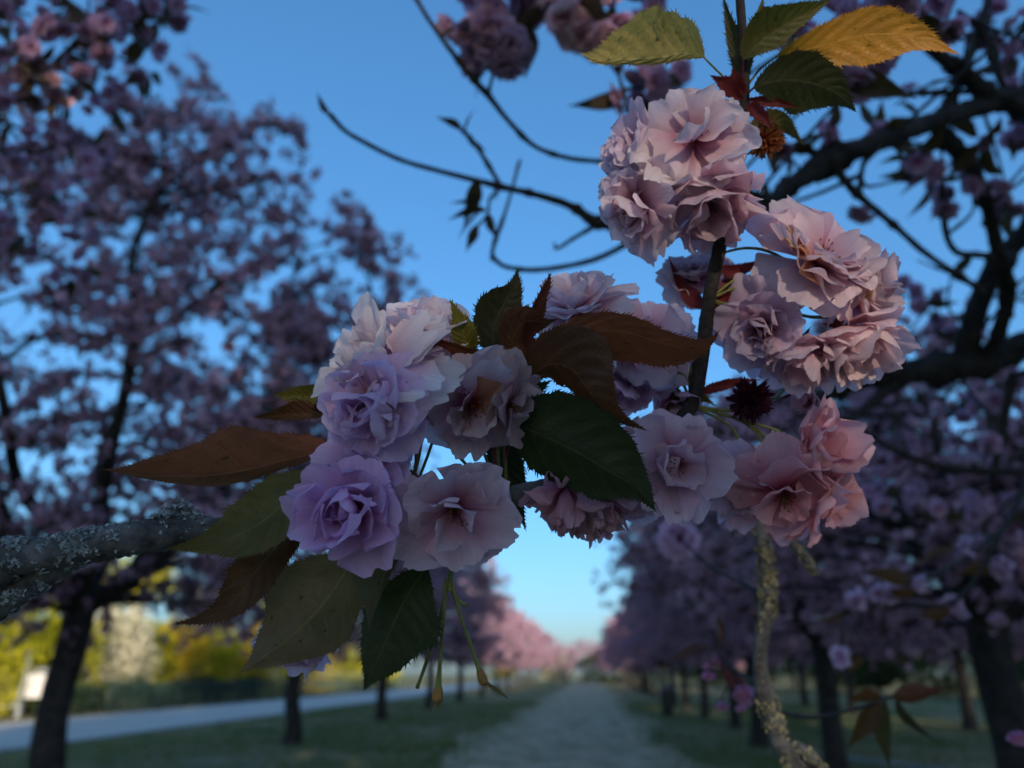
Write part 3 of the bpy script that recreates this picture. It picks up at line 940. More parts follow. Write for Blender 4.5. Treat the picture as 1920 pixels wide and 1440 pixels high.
def leaf(mid, wa, wb, color, ra=10, rb=10, arch=0.0, teeth=1.0, parent=None, label=None, seed=0, petiole=None, cup=.12, nu=46, nv=7, prof=blade, dest=None, name='leaf', base=None, quilt=1.0):
    """mid: (px,py,depth) from base to tip; wa / wb: half widths in pixels to the left / right of the way base->tip as seen;
    ra / rb: degrees each half turns out of the picture plane (positive = towards the camera)"""
    r = np.random.default_rng(900 + seed)
    twist = r.uniform(18, 50) * (1 if r.random() < .5 else -1)
    c = catmull([P(*q) for q in mid], nu)
    dm = np.mean([q[2] for q in mid])
    t = unit(np.gradient(c, axis=0))
    nvw = unit(CAM - c)
    side = unit(np.cross(nvw, t))
    u = np.linspace(0, 1, nu)
    w = prof(u)
    V, UVs = [], []
    cols = []
    for sgn, wpx, roll in ((1, wa, ra), (-1, wb, rb)):
        ro = rad(roll)
        wm = px2m(wpx, dm) / max(.25, math.cos(ro))
        rv = ro + sgn * rad(twist) * (u - .35)
        dirv = sgn * side * np.cos(rv)[:, None] + nvw * np.sin(rv)[:, None]
        nrm = unit(np.cross(t, dirv)) * sgn
        wob = 1 + .05 * np.sin(u * 17 + seed) + .03 * r.normal(0, 1, nu)
        for j in range(1, nv + 1):
            v_ = j / nv
            p = c + dirv * (wm * w * wob * v_)[:, None]
            p = p + nvw * (arch * wm * w * v_ ** 2)[:, None]
            quil = np.abs(np.sin(math.pi * (u * 10 - 1.9 * v_ ** 1.3 + (.45 if sgn < 0 else 0))))
            p = p + nrm * ((quil - .6) * .0021 * quilt * math.sin(math.pi * min(1, v_ * .96)) * w)[:, None]
            p = p + nrm * (.0011 * np.sin(u * 9 + seed * 1.7 + sgn) * v_ ** 2 * w)[:, None]
            p = p - nvw * (cup * wm * w * math.sin(math.pi * v_) * .35)[:, None]
            cols.append((sgn, j, p))
    grid = {(0, 0): c}
    for sgn, j, p in cols: grid[(sgn, j)] = p
    verts, uv, idx = [], [], {}
    order = [(-1, j) for j in range(nv, 0, -1)] + [(0, 0)] + [(1, j) for j in range(1, nv + 1)]
    for k, key in enumerate(order):
        idx[key] = k * nu
        verts.append(grid[key])
        vv = .5 + .5 * key[0] * key[1] / nv
        uv.append(np.stack([u, np.full(nu, vv)], -1))
    verts = np.vstack(verts); uv = np.vstack(uv)
    faces = []
    for k in range(len(order) - 1):
        a, b = k * nu, (k + 1) * nu
        faces += [(a + i, a + i + 1, b + i + 1, b + i) for i in range(nu - 1)]
    ev, eu = [], []
    off = len(verts)
    if teeth > 0:
        for sgn, wpx in ((1, wa), (-1, wb)):
            e = grid[(sgn, nv)]
            inner = grid[(sgn, nv - 1)]
            seg = np.concatenate([[0], np.cumsum(np.linalg.norm(np.diff(e, axis=0), axis=1))])
            s = .0025
            while s < seg[-1] * .965:
                x = np.interp(s, seg, np.arange(nu)); i = min(int(x), nu - 2); f = x - i
                p = e[i] * (1 - f) + e[i + 1] * f
                tt = unit(e[i + 1] - e[i])
                o_ = p - (inner[i] * (1 - f) + inner[i + 1] * f)
                o_ = unit(o_ - tt * np.dot(o_, tt))
                h = teeth * .0019 * r.uniform(.6, 1.35) * min(1.0, .35 + 2.2 * w[i])
                hw = .0007
                ev += [p - tt * hw - o_ * .0002, p + tt * hw - o_ * .0002, p + tt * (h * 1.0) + o_ * h * .8 + nvw[i] * r.normal(0, .0003)]
                uu = u[i]
                eu += [(uu, .5 + .5 * sgn), (uu, .5 + .5 * sgn), (uu, .5 + .5 * sgn)]
                faces.append((off, off + 1, off + 2)); off += 3
                s += .0019 * r.uniform(.7, 1.3)
    if ev:
        verts = np.vstack([verts, np.array(ev)]); uv = np.vstack([uv, np.array(eu)])
    d = dest or hero
    o = d(name, verts, faces, M_LEAF, parent, uv, color)
    if label: o['label'] = label
    if petiole is not None:
        pv, pf = tube(catmull([c[0] + t[0] * .0006] + [P(*q) for q in petiole], 10), np.linspace(.00055, .0007, 10), 6)
        d('petiole', pv, pf, M_STEM if sum(color) > .3 else M_CALYX, o)
    return o


RED = (.215, .068, .040); OLV = (.125, .095, .014); GRN = (.028, .042, .012); GBR = (.185, .130, .080); DBR = (.105, .040, .016); TAN = (.52, .37, .14); ORG = (.46, .20, .025); GGR = (.100, .095, .052)
# left bunch
leaf([(640, 838, .372), (540, 862, .362), (470, 880, .358), (390, 892, .356), (300, 893, .354), (235, 888, .353), (188, 879, .350)], 22, 80, RED, -55, 22, arch=-.25, seed=1, label='large red-brown leaf with a long drawn-out tip', petiole=[(690, 850, .384), (720, 930, .392)])
leaf([(640, 775, .385), (560, 777, .382), (520, 779, .38), (472, 783, .378)], 12, 24, DBR, 30, 20, seed=2, petiole=[(700, 800, .39), (740, 900, .392)])
leaf([(640, 748, .39), (590, 746, .388), (550, 742, .386), (508, 740, .384)], 26, 26, OLV, 25, 20, seed=3, petiole=[(700, 780, .392), (750, 900, .393)])
leaf([(592, 878, .360), (545, 925, .352), (500, 972, .347), (440, 1006, .344), (380, 1022, .342), (305, 1030, .340)], 50, 64, OLV, 38, -22, seed=4, label='olive leaf with a curled pale tip', petiole=[(640, 900, .376), (690, 950, .39)])
leaf([(600, 955, .370), (540, 1000, .366), (490, 1058, .362), (445, 1118, .358), (395, 1155, .355), (316, 1172, .352)], 40, 46, DBR, 35, -15, seed=5, petiole=[(650, 955, .378), (700, 965, .39)])
leaf([(668, 1035, .375), (640, 1085, .371), (600, 1140, .367), (550, 1190, .364), (500, 1228, .361), (446, 1264, .358)], 76, 108, GBR, -25, 20, arch=-.3, seed=6, label='broad grey-brown leaf seen from below', petiole=[(700, 1000, .378), (730, 968, .391)], cup=.3)
leaf([(772, 880, .366), (757, 950, .362), (735, 1030, .358), (712, 1105, .354), (690, 1188, .350)], 20, 122, GGR, 25, -12, seed=7, label='grey-green leaf hanging under the lavender blossom', petiole=[(785, 900, .378), (790, 955, .392)])
leaf([(800, 1062, .372), (762, 1120, .367), (728, 1190, .363), (702, 1250, .360), (680, 1298, .357)], 80, 60, GRN, 28, -14, arch=-.2, seed=8, label='dark green leaf hanging below the blossoms', petiole=[(820, 1020, .382), (830, 958, .393)])
# middle top
leaf([(990, 652, .385), (1050, 632, .380), (1110, 620, .377), (1180, 624, .374), (1245, 645, .372), (1295, 650, .370), (1330, 640, .369), (1353, 614, .368)], 34, 62, RED, 12, -30, seed=9, label='long dark red leaf pointing past the twig', petiole=[(960, 690, .39), (945, 800, .398), (950, 930, .402)])
leaf([(1005, 655, .386), (960, 662, .382), (905, 668, .378), (850, 652, .374), (812, 637, .372), (774, 614, .370)], 40, 14, RED, -20, 30, seed=10, petiole=[(975, 700, .39), (950, 820, .4), (950, 930, .402)])
leaf([(889, 668, .384), (872, 635, .380), (856, 595, .378), (842, 557, .376)], 20, 26, (.20, .17, .02), 35, 12, seed=11, label='small olive-yellow leaf standing upright', petiole=[(905, 720, .39), (930, 850, .4)])
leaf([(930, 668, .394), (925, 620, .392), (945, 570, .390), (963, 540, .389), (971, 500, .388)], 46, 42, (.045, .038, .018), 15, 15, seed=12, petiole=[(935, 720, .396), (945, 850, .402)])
leaf([(985, 668, .386), (992, 620, .382), (1010, 570, .379), (1025, 535, .378), (1033, 506, .377)], 12, 16, (.12, .03, .02), 40, 40, seed=13, petiole=[(970, 720, .392), (950, 860, .402)])
leaf([(960, 662, .383), (962, 630, .380), (985, 603, .378), (1015, 605, .377), (1048, 598, .376)], 34, 46, (.13, .05, .025), 20, -30, seed=14, petiole=[(955, 720, .392), (945, 870, .402)])
leaf([(982, 716, .388), (1030, 684, .382), (1075, 695, .376), (1105, 735, .372), (1150, 780, .369), (1220, 810, .366)], 80, 36, DBR, 22, -30, arch=-.2, seed=15, label='folded dark brown leaf above the green one', petiole=[(950, 738, .392), (925, 800, .4), (930, 930, .402)])
leaf([(932, 792, .380), (995, 808, .374), (1070, 842, .369), (1145, 885, .366), (1196, 918, .364), (1232, 962, .362)], 98, 74, GRN, 24, -16, arch=-.25, seed=16, label='broad dark green leaf between the two blossom bunches', petiole=[(928, 830, .39), (930, 932, .402)], cup=.35)
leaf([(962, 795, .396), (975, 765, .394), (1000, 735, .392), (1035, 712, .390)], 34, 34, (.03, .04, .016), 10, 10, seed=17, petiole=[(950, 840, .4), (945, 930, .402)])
# right top
leaf([(1322, 108, .415), (1280, 101, .412), (1240, 108, .410), (1175, 112, .408), (1120, 114, .406), (1086, 98, .404)], 12, 84, TAN, -30, 15, seed=18, label='tan leaf lit by the sun, seen from below', petiole=[(1342, 130, .42), (1385, 170, .428)], cup=.2, quilt=2.0)
leaf([(1455, 105, .425), (1530, 88, .420), (1620, 66, .416), (1699, 66, .413), (1744, 80, .411), (1805, 104, .409)], 46, 50, ORG, 10, 5, seed=19, label='glowing orange leaf lit by the sun', petiole=[(1425, 130, .427), (1398, 165, .43)])
leaf([(1392, 112, .420), (1425, 80, .416), (1470, 48, .412), (1520, 20, .409), (1566, -6, .406)], 46, 26, (.10, .09, .02), 20, 20, seed=20, petiole=[(1392, 150, .428)])
leaf([(1412, 164, .420), (1470, 150, .415), (1530, 158, .412), (1575, 180, .410), (1608, 212, .408)], 52, 58, (.04, .045, .015), 10, -15, seed=21, label='rounded dark green leaf beside the uppermost blossom', petiole=[(1397, 180, .43)])
leaf([(1400, 150, .432), (1404, 90, .430), (1418, 40, .428), (1436, -20, .426)], 16, 15, OLV, 30, 30, seed=22, petiole=[(1396, 175, .432)])
leaf([(1388, 160, .430), (1378, 90, .430), (1366, 30, .43), (1352, -25, .43)], 12, 11, (.07, .06, .02), 30, 30, seed=23, petiole=[(1393, 190, .432)])
leaf([(1400, 250, .45), (1440, 240, .452), (1470, 235, .455), (1510, 275, .46)], 34, 26, (.12, .08, .025), 20, -10, seed=24, petiole=[(1395, 260, .436)])
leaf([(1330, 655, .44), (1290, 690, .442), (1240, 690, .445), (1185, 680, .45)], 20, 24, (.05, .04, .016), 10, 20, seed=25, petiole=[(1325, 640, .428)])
leaf([(1232, 800, .43), (1270, 760, .432), (1310, 745, .436), (1345, 762, .44)], 15, 18, (.16, .10, .03), 25, 25, seed=26, petiole=[(1225, 830, .42)])


# ---- blossoms
def petal(L, W, r, curl, cupv, ruf, notch=.1, nu=9, nv=21, lean=0.0, fr=.05):
    """local: x across, y along, z towards the flower axis"""
    u = np.linspace(0, 1, nu)[:, None]
    v = np.linspace(-1, 1, nv)[None, :]
    wid = W / 2 * (.12 + .88 * np.sin(math.pi / 2 * np.minimum(1, u / .80)) ** 1.35) * np.where(u > .80, 1 - .16 * ((u - .80) / .20) ** 2, 1)
    x = wid * v * (1 + 0 * u)
    ln = u * (1 - .34 * np.abs(v) ** 3.4 * u ** 2)
    tipw = np.clip((u - .55) / .45, 0, 1) ** 2
    jag = fr * (.75 * r.normal(0, 1, (1, nv)) + .8 * np.sin(v * r.uniform(8, 15) + r.uniform(0, 6))); jag[0, 0] *= .3; jag[0, -1] *= .3
    off = r.uniform(-.35, .35)
    ln = ln + tipw * (jag - notch * np.exp(-((v - off) / .13) ** 2))
    th = curl * u ** 1.4 * np.ones_like(v)
    # bend along the length
    y = L * ln * np.cos(th * .55)
    z = -L * ln * np.sin(th * .55)
    z = z + cupv * W * .5 * (v ** 2) * (.35 + .65 * u) * (1 + .2 * r.normal())
    p1, p2, p3 = r.uniform(0, 6.28, 3)
    z = z + ruf * W * u ** 1.6 * (.065 * np.sin(v * 4.0 + p1) + .035 * np.sin(v * 8.0 + p2 + u * 2) + .04 * np.sin(u * 6 + p3 + v * 2))
    y = y + ruf * L * .03 * u * np.sin(v * 7 + p2)
    x = x + lean * L * u ** 2 + ruf * W * .04 * u * np.sin(u * 7 + p3)
    pts = np.stack([x + 0 * y, y, z], -1).reshape(-1, 3)
    uv = np.stack([(v * .5 + .5) + 0 * u, u + 0 * v], -1).reshape(-1, 2)
    i = np.arange(nu - 1)[:, None] * nv + np.arange(nv - 1)[None, :]
    f = np.stack([i, i + 1, i + nv + 1, i + nv], -1).reshape(-1, 4)
    return pts, f, uv


STY = {  # rings: count, opening angle, length, width (of the radius), curl, cup, ruffle
    'open': [(8, 84, 1.0, 1.0, .3, .12, .7), (7, 66, .95, .95, .1, .2, .8), (6, 46, .80, .85, -.05, .3, .95), (5, 24, .58, .65, -.2, .4, 1.2)],
    'rose': [(7, 76, 1.0, 1.1, .25, .3, .5), (6, 58, .92, 1.08, -.15, .45, .5), (5, 38, .78, 1.0, -.45, .55, .6), (4, 20, .55, .75, -.6, .7, .8)],
    'pom': [(7, 94, 1.0, 1.1, .35, .1, .9), (7, 74, 1.0, 1.08, .2, .15, 1.05), (6, 55, .92, 1.0, .05, .22, 1.15), (5, 36, .74, .84, .05, .3, 1.3)],
    'wide': [(7, 88, 1.0, 1.08, .22, .1, .6), (6, 72, .97, 1.0, .12, .15, .7), (4, 42, .62, .75, -.1, .4, 1.0)],
    'droop': [(7, 62, 1.0, 1.02, -.25, .3, .65), (6, 44, 1.0, .95, -.2, .35, .75), (5, 26, .85, .8, -.2, .4, .9)],
    'dry': [(9, 62, 1.0, .6, -.3, .5, 2.6), (8, 42, .9, .5, -.4, .6, 3.0), (7, 22, .75, .4, -.4, .6, 3.0)],
    'tuft': [(18, 95, .95, .34, .5, .5, 3.0), (18, 70, .95, .34, .3, .5, 3.0), (18, 48, .95, .32, .2, .5, 3.0), (14, 26, .9, .3, .1, .5, 3.0), (8, 8, .85, .3, .1, .5, 3.0)],
    'bud': [(6, 30, 1.0, 1.0, -.9, .8, .4), (5, 18, .95, .9, -.9, .9, .5)],
}


def blossom(px, py, d, axis, Rm, style='open', tint=(1, 1, 1), seed=0, stem=None, label=None, dest=None, name='blossom', twist=None, stamens=True, parent=None):
    r = np.random.default_rng(2000 + seed)
    dst = dest or hero
    C0 = P(px, py, d)
    ax = cdir(*axis)
    e1 = unit(np.cross(ax, [.13, .2, .97])); e2 = np.cross(ax, e1)
    # receptacle and calyx tube carry the flower
    cv, cf = tube(catmull([C0 - ax * .010, C0 - ax * .006, C0 - ax * .002, C0 + ax * .001], 8), np.interp(np.linspace(0, 1, 8), [0, .4, .8, 1], [.0011, .0019, .0026, .0020]), 10)
    o = dst(name, cv, cf, M_DRY if style in ('tuft',) else M_CALYX, parent)
    if label: o['label'] = label
    for k in range(5):                                   # pointed sepals folded back
        a = 2 * math.pi * k / 5 + r.uniform(-.2, .2)
        rd = math.cos(a) * e1 + math.sin(a) * e2
        b0 = C0 - ax * .002 + rd * .0018
        tp = b0 + rd * .006 - ax * .004
        sd = unit(np.cross(rd, ax)) * .0013
        dst('sepal', np.array([b0 - sd, b0 + sd, (b0 + tp) / 2 + sd * 1.1 + ax * .0006, tp, (b0 + tp) / 2 - sd * 1.1 + ax * .0006]), [(0, 1, 2, 4), (4, 2, 3)], M_CALYX, o)
    ph = r.uniform(0, 6.28) if twist is None else twist
    lop, lph, skip = r.uniform(.06, .22), r.uniform(0, 6.28), (.10 if style in ('pom', 'open', 'wide', 'droop') else .0)
    for ri, (n, op, ln, wd, curl, cup, ruf) in enumerate(STY[style]):
        for k in range(n):
            a = ph + ri * .41 + 2 * math.pi * (k + r.uniform(-.28, .28)) / n
            phi = rad(op + r.normal(0, 12))
            if r.random() < skip: continue
            rdv = math.cos(a) * e1 + math.sin(a) * e2
            dv = math.cos(phi) * ax + math.sin(phi) * rdv
            nv_ = math.sin(phi) * ax - math.cos(phi) * rdv
            xv = np.cross(dv, nv_)
            L = Rm * ln * r.uniform(.80, 1.12) * (1 + lop * math.sin(a + lph)); W = Rm * wd * r.uniform(.78, 1.12)
            pts, f, uv = petal(L, W, r, curl + r.normal(0, .22), cup + r.normal(0, .1), ruf * r.uniform(.7, 1.3), notch=r.uniform(.03, .13), lean=r.normal(0, .07), fr=.013 if style == 'rose' else .018 if style in ('wide', 'droop') else .023)
            tw = r.normal(0, .22)
            xv2 = math.cos(tw) * xv + math.sin(tw) * nv_; nv2 = -math.sin(tw) * xv + math.cos(tw) * nv_
            w = C0 + rdv * .0016 + ax * (.0008 * ri) + pts[:, :1] * xv2 + pts[:, 1:2] * dv + pts[:, 2:] * nv2
            j = r.uniform(.93, 1.05)
            col = tuple(c * j for c in tint)
            if seed in (17, 18, 5) and ri >= 2 and r.random() < .14: col = (.72, .44, .24)      # wilted, browning petals
            dst('petal', w, f, M_PETAL, o, uv, col)
    if stamens and style not in ('tuft', 'bud', 'dry'):
        V, F = [], []
        parts = []
        for k in range(22):
            a = r.uniform(0, 6.28); sp_ = r.uniform(.05, .55)
            dv = unit(ax + sp_ * (math.cos(a) * e1 + math.sin(a) * e2))
            L = Rm * r.uniform(.22, .42)
            b0 = C0 + (math.cos(a) * e1 + math.sin(a) * e2) * .001
            parts.append(tube(np.array([b0, b0 + dv * L * .5, b0 + dv * L]), [.00018, .00014, .00012], 4))
            parts.append(tube(np.array([b0 + dv * (L - .0002), b0 + dv * (L + .0004), b0 + dv * (L + .0010)]), [.0003, .00055, .0003], 5))
        tag(dst('stamens', *join(parts), M_STAMEN, o), kind='stuff')
    if stem is not None:
        pts = [C0 - ax * .009] + [P(*q) for q in stem]
        tv, tf = tube(catmull(pts, 14), np.linspace(.0011, .0007, 14), 7)
        dst('pedicel', tv, tf, M_STEM, o)
    return o


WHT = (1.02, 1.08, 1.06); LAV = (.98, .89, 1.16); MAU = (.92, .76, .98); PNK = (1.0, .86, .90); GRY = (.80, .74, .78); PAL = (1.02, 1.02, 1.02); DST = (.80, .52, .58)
BR = {'a': (760, 965, .392), 'b': (940, 935, .402), 'c': (1080, 900, .412), 'd': (1220, 840, .42), 'e': (1318, 650, .426), 'f': (1330, 560, .428), 'g': (1360, 410, .432), 'h': (1295, 760, .424)}
blossom(704, 702, .374, (-.40, .55, .70), .0350, 'open', WHT, 1, [(790, 800, .395), BR['a']], 'white blossom at the back whose petal tips catch the sun')
blossom(806, 648, .392, (.12, .85, .45), .0300, 'open', PAL, 2, [(820, 790, .396), BR['a']])
blossom(818, 712, .376, (.35, .45, .8), .0230, 'wide', MAU, 3, [(840, 830, .39), BR['b']])
blossom(712, 764, .358, (-.32, .08, .95), .0282, 'rose', LAV, 4, [(780, 840, .38), BR['a']], 'lavender ruffled blossom turned to the side')
blossom(884, 756, .376, (.15, -.42, .88), .0300, 'wide', (.90, .84, .86), 5, [(890, 800, .385), BR['b']])
blossom(686, 890, .364, (-.12, .30, .92), .0255, 'wide', LAV, 6, [(740, 930, .38), BR['a']])
blossom(668, 950, .346, (-.22, -.05, .97), .0265, 'rose', (.96, .76, 1.10), 7, [(740, 960, .375), BR['a']], 'mauve rose-shaped cupped blossom')
blossom(853, 950, .352, (.12, -.22, .95), .0292, 'wide', (.92, .80, .86), 8, [(870, 950, .38), BR['b']], 'pinkish open blossom with widely spread petals')
blossom(592, 1160, .418, (-.25, -.35, .85), .0290, 'droop', (.9, .82, .95), 9, [(700, 1060, .385), BR['a']])
blossom(1078, 592, .425, (-.12, .78, .55), .0330, 'open', (.96, .98, 1.04), 10, [(1180, 700, .43), (1280, 700, .428), BR['h']])
blossom(1215, 636, .432, (-.05, .25, .95), .0300, 'wide', (.93, .88, 1.0), 11, [(1290, 680, .43), BR['h']])
blossom(1150, 690, .442, (-.1, -.6, .75), .0290, 'droop', MAU, 12, [(1240, 700, .436), BR['h']])
blossom(1297, 266, .418, (-.10, .14, .97), .0355, 'pom', PAL, 13, [(1340, 330, .43), BR['g']], 'large pale pink blossom with a deep rose centre')
blossom(1200, 300, .436, (-.75, .25, .58), .0290, 'open', (.92, .86, .94), 14, [(1290, 370, .44), BR['g']])
blossom(1200, 385, .430, (-.50, -.55, .62), .0300, 'open', (.95, .90, .95), 15, [(1290, 400, .44), BR['g']])
blossom(1318, 372, .424, (.12, -.66, .62), .0320, 'droop', PNK, 16, [(1365, 400, .43), BR['g']])
blossom(1533, 498, .418, (.10, .55, .75), .0350, 'pom', (.95, .86, .88), 17, [(1450, 475, .43), (1400, 465, .432), (1350, 475, .43)], 'ruffled blossom with a browning crumpled heart')
blossom(1600, 560, .432, (.70, .05, .55), .0330, 'open', (.95, .84, .85), 18, [(1520, 560, .44), (1400, 520, .436), BR['f']])
blossom(1575, 615, .422, (.30, -.72, .58), .0320, 'droop', (.96, .82, .82), 19, [(1500, 590, .436), (1400, 540, .436), BR['f']])
blossom(1430, 612, .430, (-.45, -.25, .78), .0300, 'open', (.88, .80, .92), 20, [(1400, 600, .44), BR['f']])
blossom(1500, 640, .428, (-.05, -.8, .55), .0290, 'droop', (.9, .78, .84), 21, [(1450, 600, .44), BR['f']])
blossom(1266, 868, .408, (-.02, .0, 1), .0318, 'wide', (.95, .84, .95), 22, [(1268, 830, .42), (1262, 800, .423)], 'open pink blossom showing its yellow-green stamens')
blossom(1190, 900, .418, (-.25, -.35, .85), .0260, 'wide', (.85, .74, .84), 28, [(1210, 870, .42), BR['d']])
blossom(1515, 852, .420, (.40, .30, .82), .0270, 'droop', (1.05, .72, .74), 23, [(1470, 815, .43), (1400, 790, .432), BR['h']])
blossom(1468, 918, .418, (-.05, -.60, .75), .0315, 'wide', (1.05, .68, .72), 24, [(1440, 850, .43), (1400, 795, .432), BR['h']], 'rosy blossom hanging on green stalks')
blossom(1540, 925, .424, (.62, -.35, .62), .0270, 'wide', (1.05, .66, .68), 25, [(1470, 860, .434), (1405, 795, .432), BR['h']])
blossom(1400, 905, .434, (-.3, -.4, .8), .0250, 'open', (.85, .70, .82), 29, [(1390, 850, .434), (1370, 800, .43), BR['h']])
blossom(1060, 915, .402, (-.12, -.8, .45), .0265, 'dry', DST, 26, [(1070, 905, .41)], 'dried brown-mauve blossom under the green leaf')
blossom(1125, 935, .408, (.2, -.75, .5), .0215, 'dry', (.82, .55, .60), 30, [(1110, 905, .412)])
blossom(1402, 752, .428, (.15, .1, .95), .0118, 'tuft', (.08, .015, .04), 27, [(1370, 770, .43), BR['h']], 'shrivelled dark maroon blossom')
blossom(1490, 738, .462, (.2, -.35, .85), .0170, 'bud', (.85, .55, .62), 31, [(1430, 760, .45), (1370, 770, .436), BR['h']])
blossom(1300, 528, .455, (-.1, .55, .7), .0210, 'open', (.92, .82, .88), 32, [(1315, 560, .44), BR['f']])
blossom(1390, 560, .452, (.3, .3, .8), .0180, 'bud', (.62, .32, .40), 33, [(1360, 580, .44), BR['f']])
blossom(1262, 740, .444, (.1, -.6, .7), .0200, 'droop', (.85, .70, .85), 34, [(1280, 720, .434), BR['h']])
blossom(950, 760, .372, (.9, -.1, .35), .0200, 'wide', (.62, .50, .52), 35, [(930, 810, .39), BR['b']])


# dark leaf and short spur behind the bunch, red bracts round the upper twig
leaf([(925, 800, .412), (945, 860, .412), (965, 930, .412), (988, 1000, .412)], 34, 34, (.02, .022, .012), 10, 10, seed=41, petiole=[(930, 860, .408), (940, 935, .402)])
for k, (m_, a_, b_) in enumerate([([(1392, 190, .428), (1370, 165, .424), (1350, 150, .421), (1330, 140, .418)], 16, 14), ([(1398, 200, .428), (1415, 205, .425), (1435, 225, .422), (1448, 240, .42)], 14, 12), ([(1394, 180, .427), (1380, 150, .423), (1372, 125, .42)], 14, 14), ([(1400, 185, .427), (1430, 190, .424), (1470, 195, .421), (1500, 205, .419)], 9, 8), ([(1330, 575, .43), (1300, 560, .44), (1275, 530, .446), (1252, 478, .45)], 16, 14), ([(1345, 500, .432), (1375, 510, .436), (1405, 500, .44), (1440, 480, .444)], 14, 12), ([(1330, 590, .43), (1355, 560, .436), (1370, 520, .44), (1378, 490, .443)], 15, 12), ([(1310, 720, .426), (1290, 700, .43), (1280, 680, .433)], 12, 12), ([(1305, 740, .425), (1345, 725, .43), (1390, 715, .434), (1430, 712, .438)], 10, 9)]):
    leaf(m_, a_, b_, (.17, .018, .024), 25, 25, seed=60 + k, teeth=.6, name='bract', nu=16, nv=3, quilt=.3)
blossom(1428, 262, .44, (.6, -.3, .7), .0100, 'tuft', (.42, .16, .05), 36, [(1410, 240, .436), (1393, 225, .432)])


# ---- spent flower stalks hanging under the bunch
def spent(path, r0, r1, ovary, fringe, seed):
    r = np.random.default_rng(seed)
    c = catmull([P(*q) for q in path], 18)
    rr = np.interp(np.linspace(0, 1, 18), [0, .75, .9, 1], [r0, r0, r1 * .8, r1])
    o = hero('flower_stalk', *tube(c, rr, 9), M_STEM)
    t = unit(c[-1] - c[-2])
    if ovary:
        v, f = tube(catmull([c[-1] - t * .003, c[-1], c[-1] + t * .0025, c[-1] + t * .004], 8), np.interp(np.linspace(0, 1, 8), [0, .4, .8, 1], [r1, r1 * 1.5, r1 * 1.35, r1 * .9]), 12)
        hero('dried_calyx', v, f, M_BUDSCALE, o)
        parts = []
        for k in range(fringe):
            dv = unit(t + r.normal(0, .45, 3))
            parts.append(tube(np.array([c[-1] + t * .003, c[-1] + t * .003 + dv * .002, c[-1] + t * .003 + dv * .004 + r.normal(0, .0006, 3)]), [.0002, .00016, .0001], 4))
        tag(hero('dried_stamens', *join(parts), M_BUDSCALE, o), kind='stuff')


spent([(836, 1085, .372), (832, 1150, .370), (826, 1230, .368), (821, 1300, .366)], .00095, .0019, True, 14, 1)
spent([(846, 1090, .372), (862, 1150, .369), (885, 1215, .366), (903, 1268, .364)], .00095, .0016, True, 20, 2)
spent([(838, 1100, .374), (822, 1170, .372), (800, 1240, .370), (782, 1290, .368)], .0009, .0010, False, 0, 3)
spent([(845, 1105, .372), (860, 1125, .371), (872, 1135, .370)], .0008, .0016, False, 0, 4)
hero('stalk_base', *tube(catmull([P(845, 958, .393), P(846, 1030, .385), P(845, 1080, .374), P(842, 1108, .371)], 10), np.linspace(.0016, .0013, 10), 8), M_STEM)
leaf([(906, 1272, .364), (925, 1290, .364), (940, 1300, .364), (958, 1313, .364)], 5, 5, (.32, .24, .14), 20, 20, seed=40, teeth=0)


# ------------------------------------------------------------------ sprays a few steps away: whole blossoms as single meshes
def whole_blossom(seed, style):
    r = np.random.default_rng(seed)
    V, F, UVc, off = [], [], [], 0
    for ri, (n, op, ln, wd, curl, cup, ruf) in enumerate(STY[style]):
        for k in range(n):
            a = ri * .4 + 2 * math.pi * (k + r.uniform(-.25, .25)) / n
            phi = rad(op + r.normal(0, 8))
            rd = np.array([math.cos(a), math.sin(a), 0]); ax = np.array([0, 0, 1.0])
            dv = math.cos(phi) * ax + math.sin(phi) * rd; nv_ = math.sin(phi) * ax - math.cos(phi) * rd
            pts, f, uv = petal(.027 * ln, .027 * wd, r, curl, cup, ruf, nu=4, nv=6)
            V.append(rd * .001 + pts[:, :1] * np.cross(dv, nv_) + pts[:, 1:2] * dv + pts[:, 2:] * nv_)
            F.append(f + off); UVc.append(uv); off += len(pts)
    return mesh('blossom', np.vstack(V), np.vstack(F), M_PETAL, np.vstack(UVc))


WB = [whole_blossom(3000 + i, st) for i, st in enumerate(('pom', 'open', 'pom', 'droop'))]


def whole_leaf(seed):
    r = np.random.default_rng(seed)
    u = np.linspace(0, 1, 9); w = blade(u) * .017
    y = u * .095; z = -.018 * u ** 2
    v = np.vstack([np.stack([-w, y, z + w * .5], -1), np.stack([0 * w, y, z], -1), np.stack([w, y, z + w * .5], -1)])
    f = np.array([(a * 9 + i, a * 9 + i + 1, a * 9 + 10 + i, a * 9 + 9 + i) for a in (0, 1) for i in range(8)])
    uv = np.vstack([np.stack([u, np.full(9, q)], -1) for q in (0, .5, 1)])
    return mesh('leaf', v, f, M_LEAF, uv)


WL = whole_leaf(1)
RC = np.random.default_rng(77)


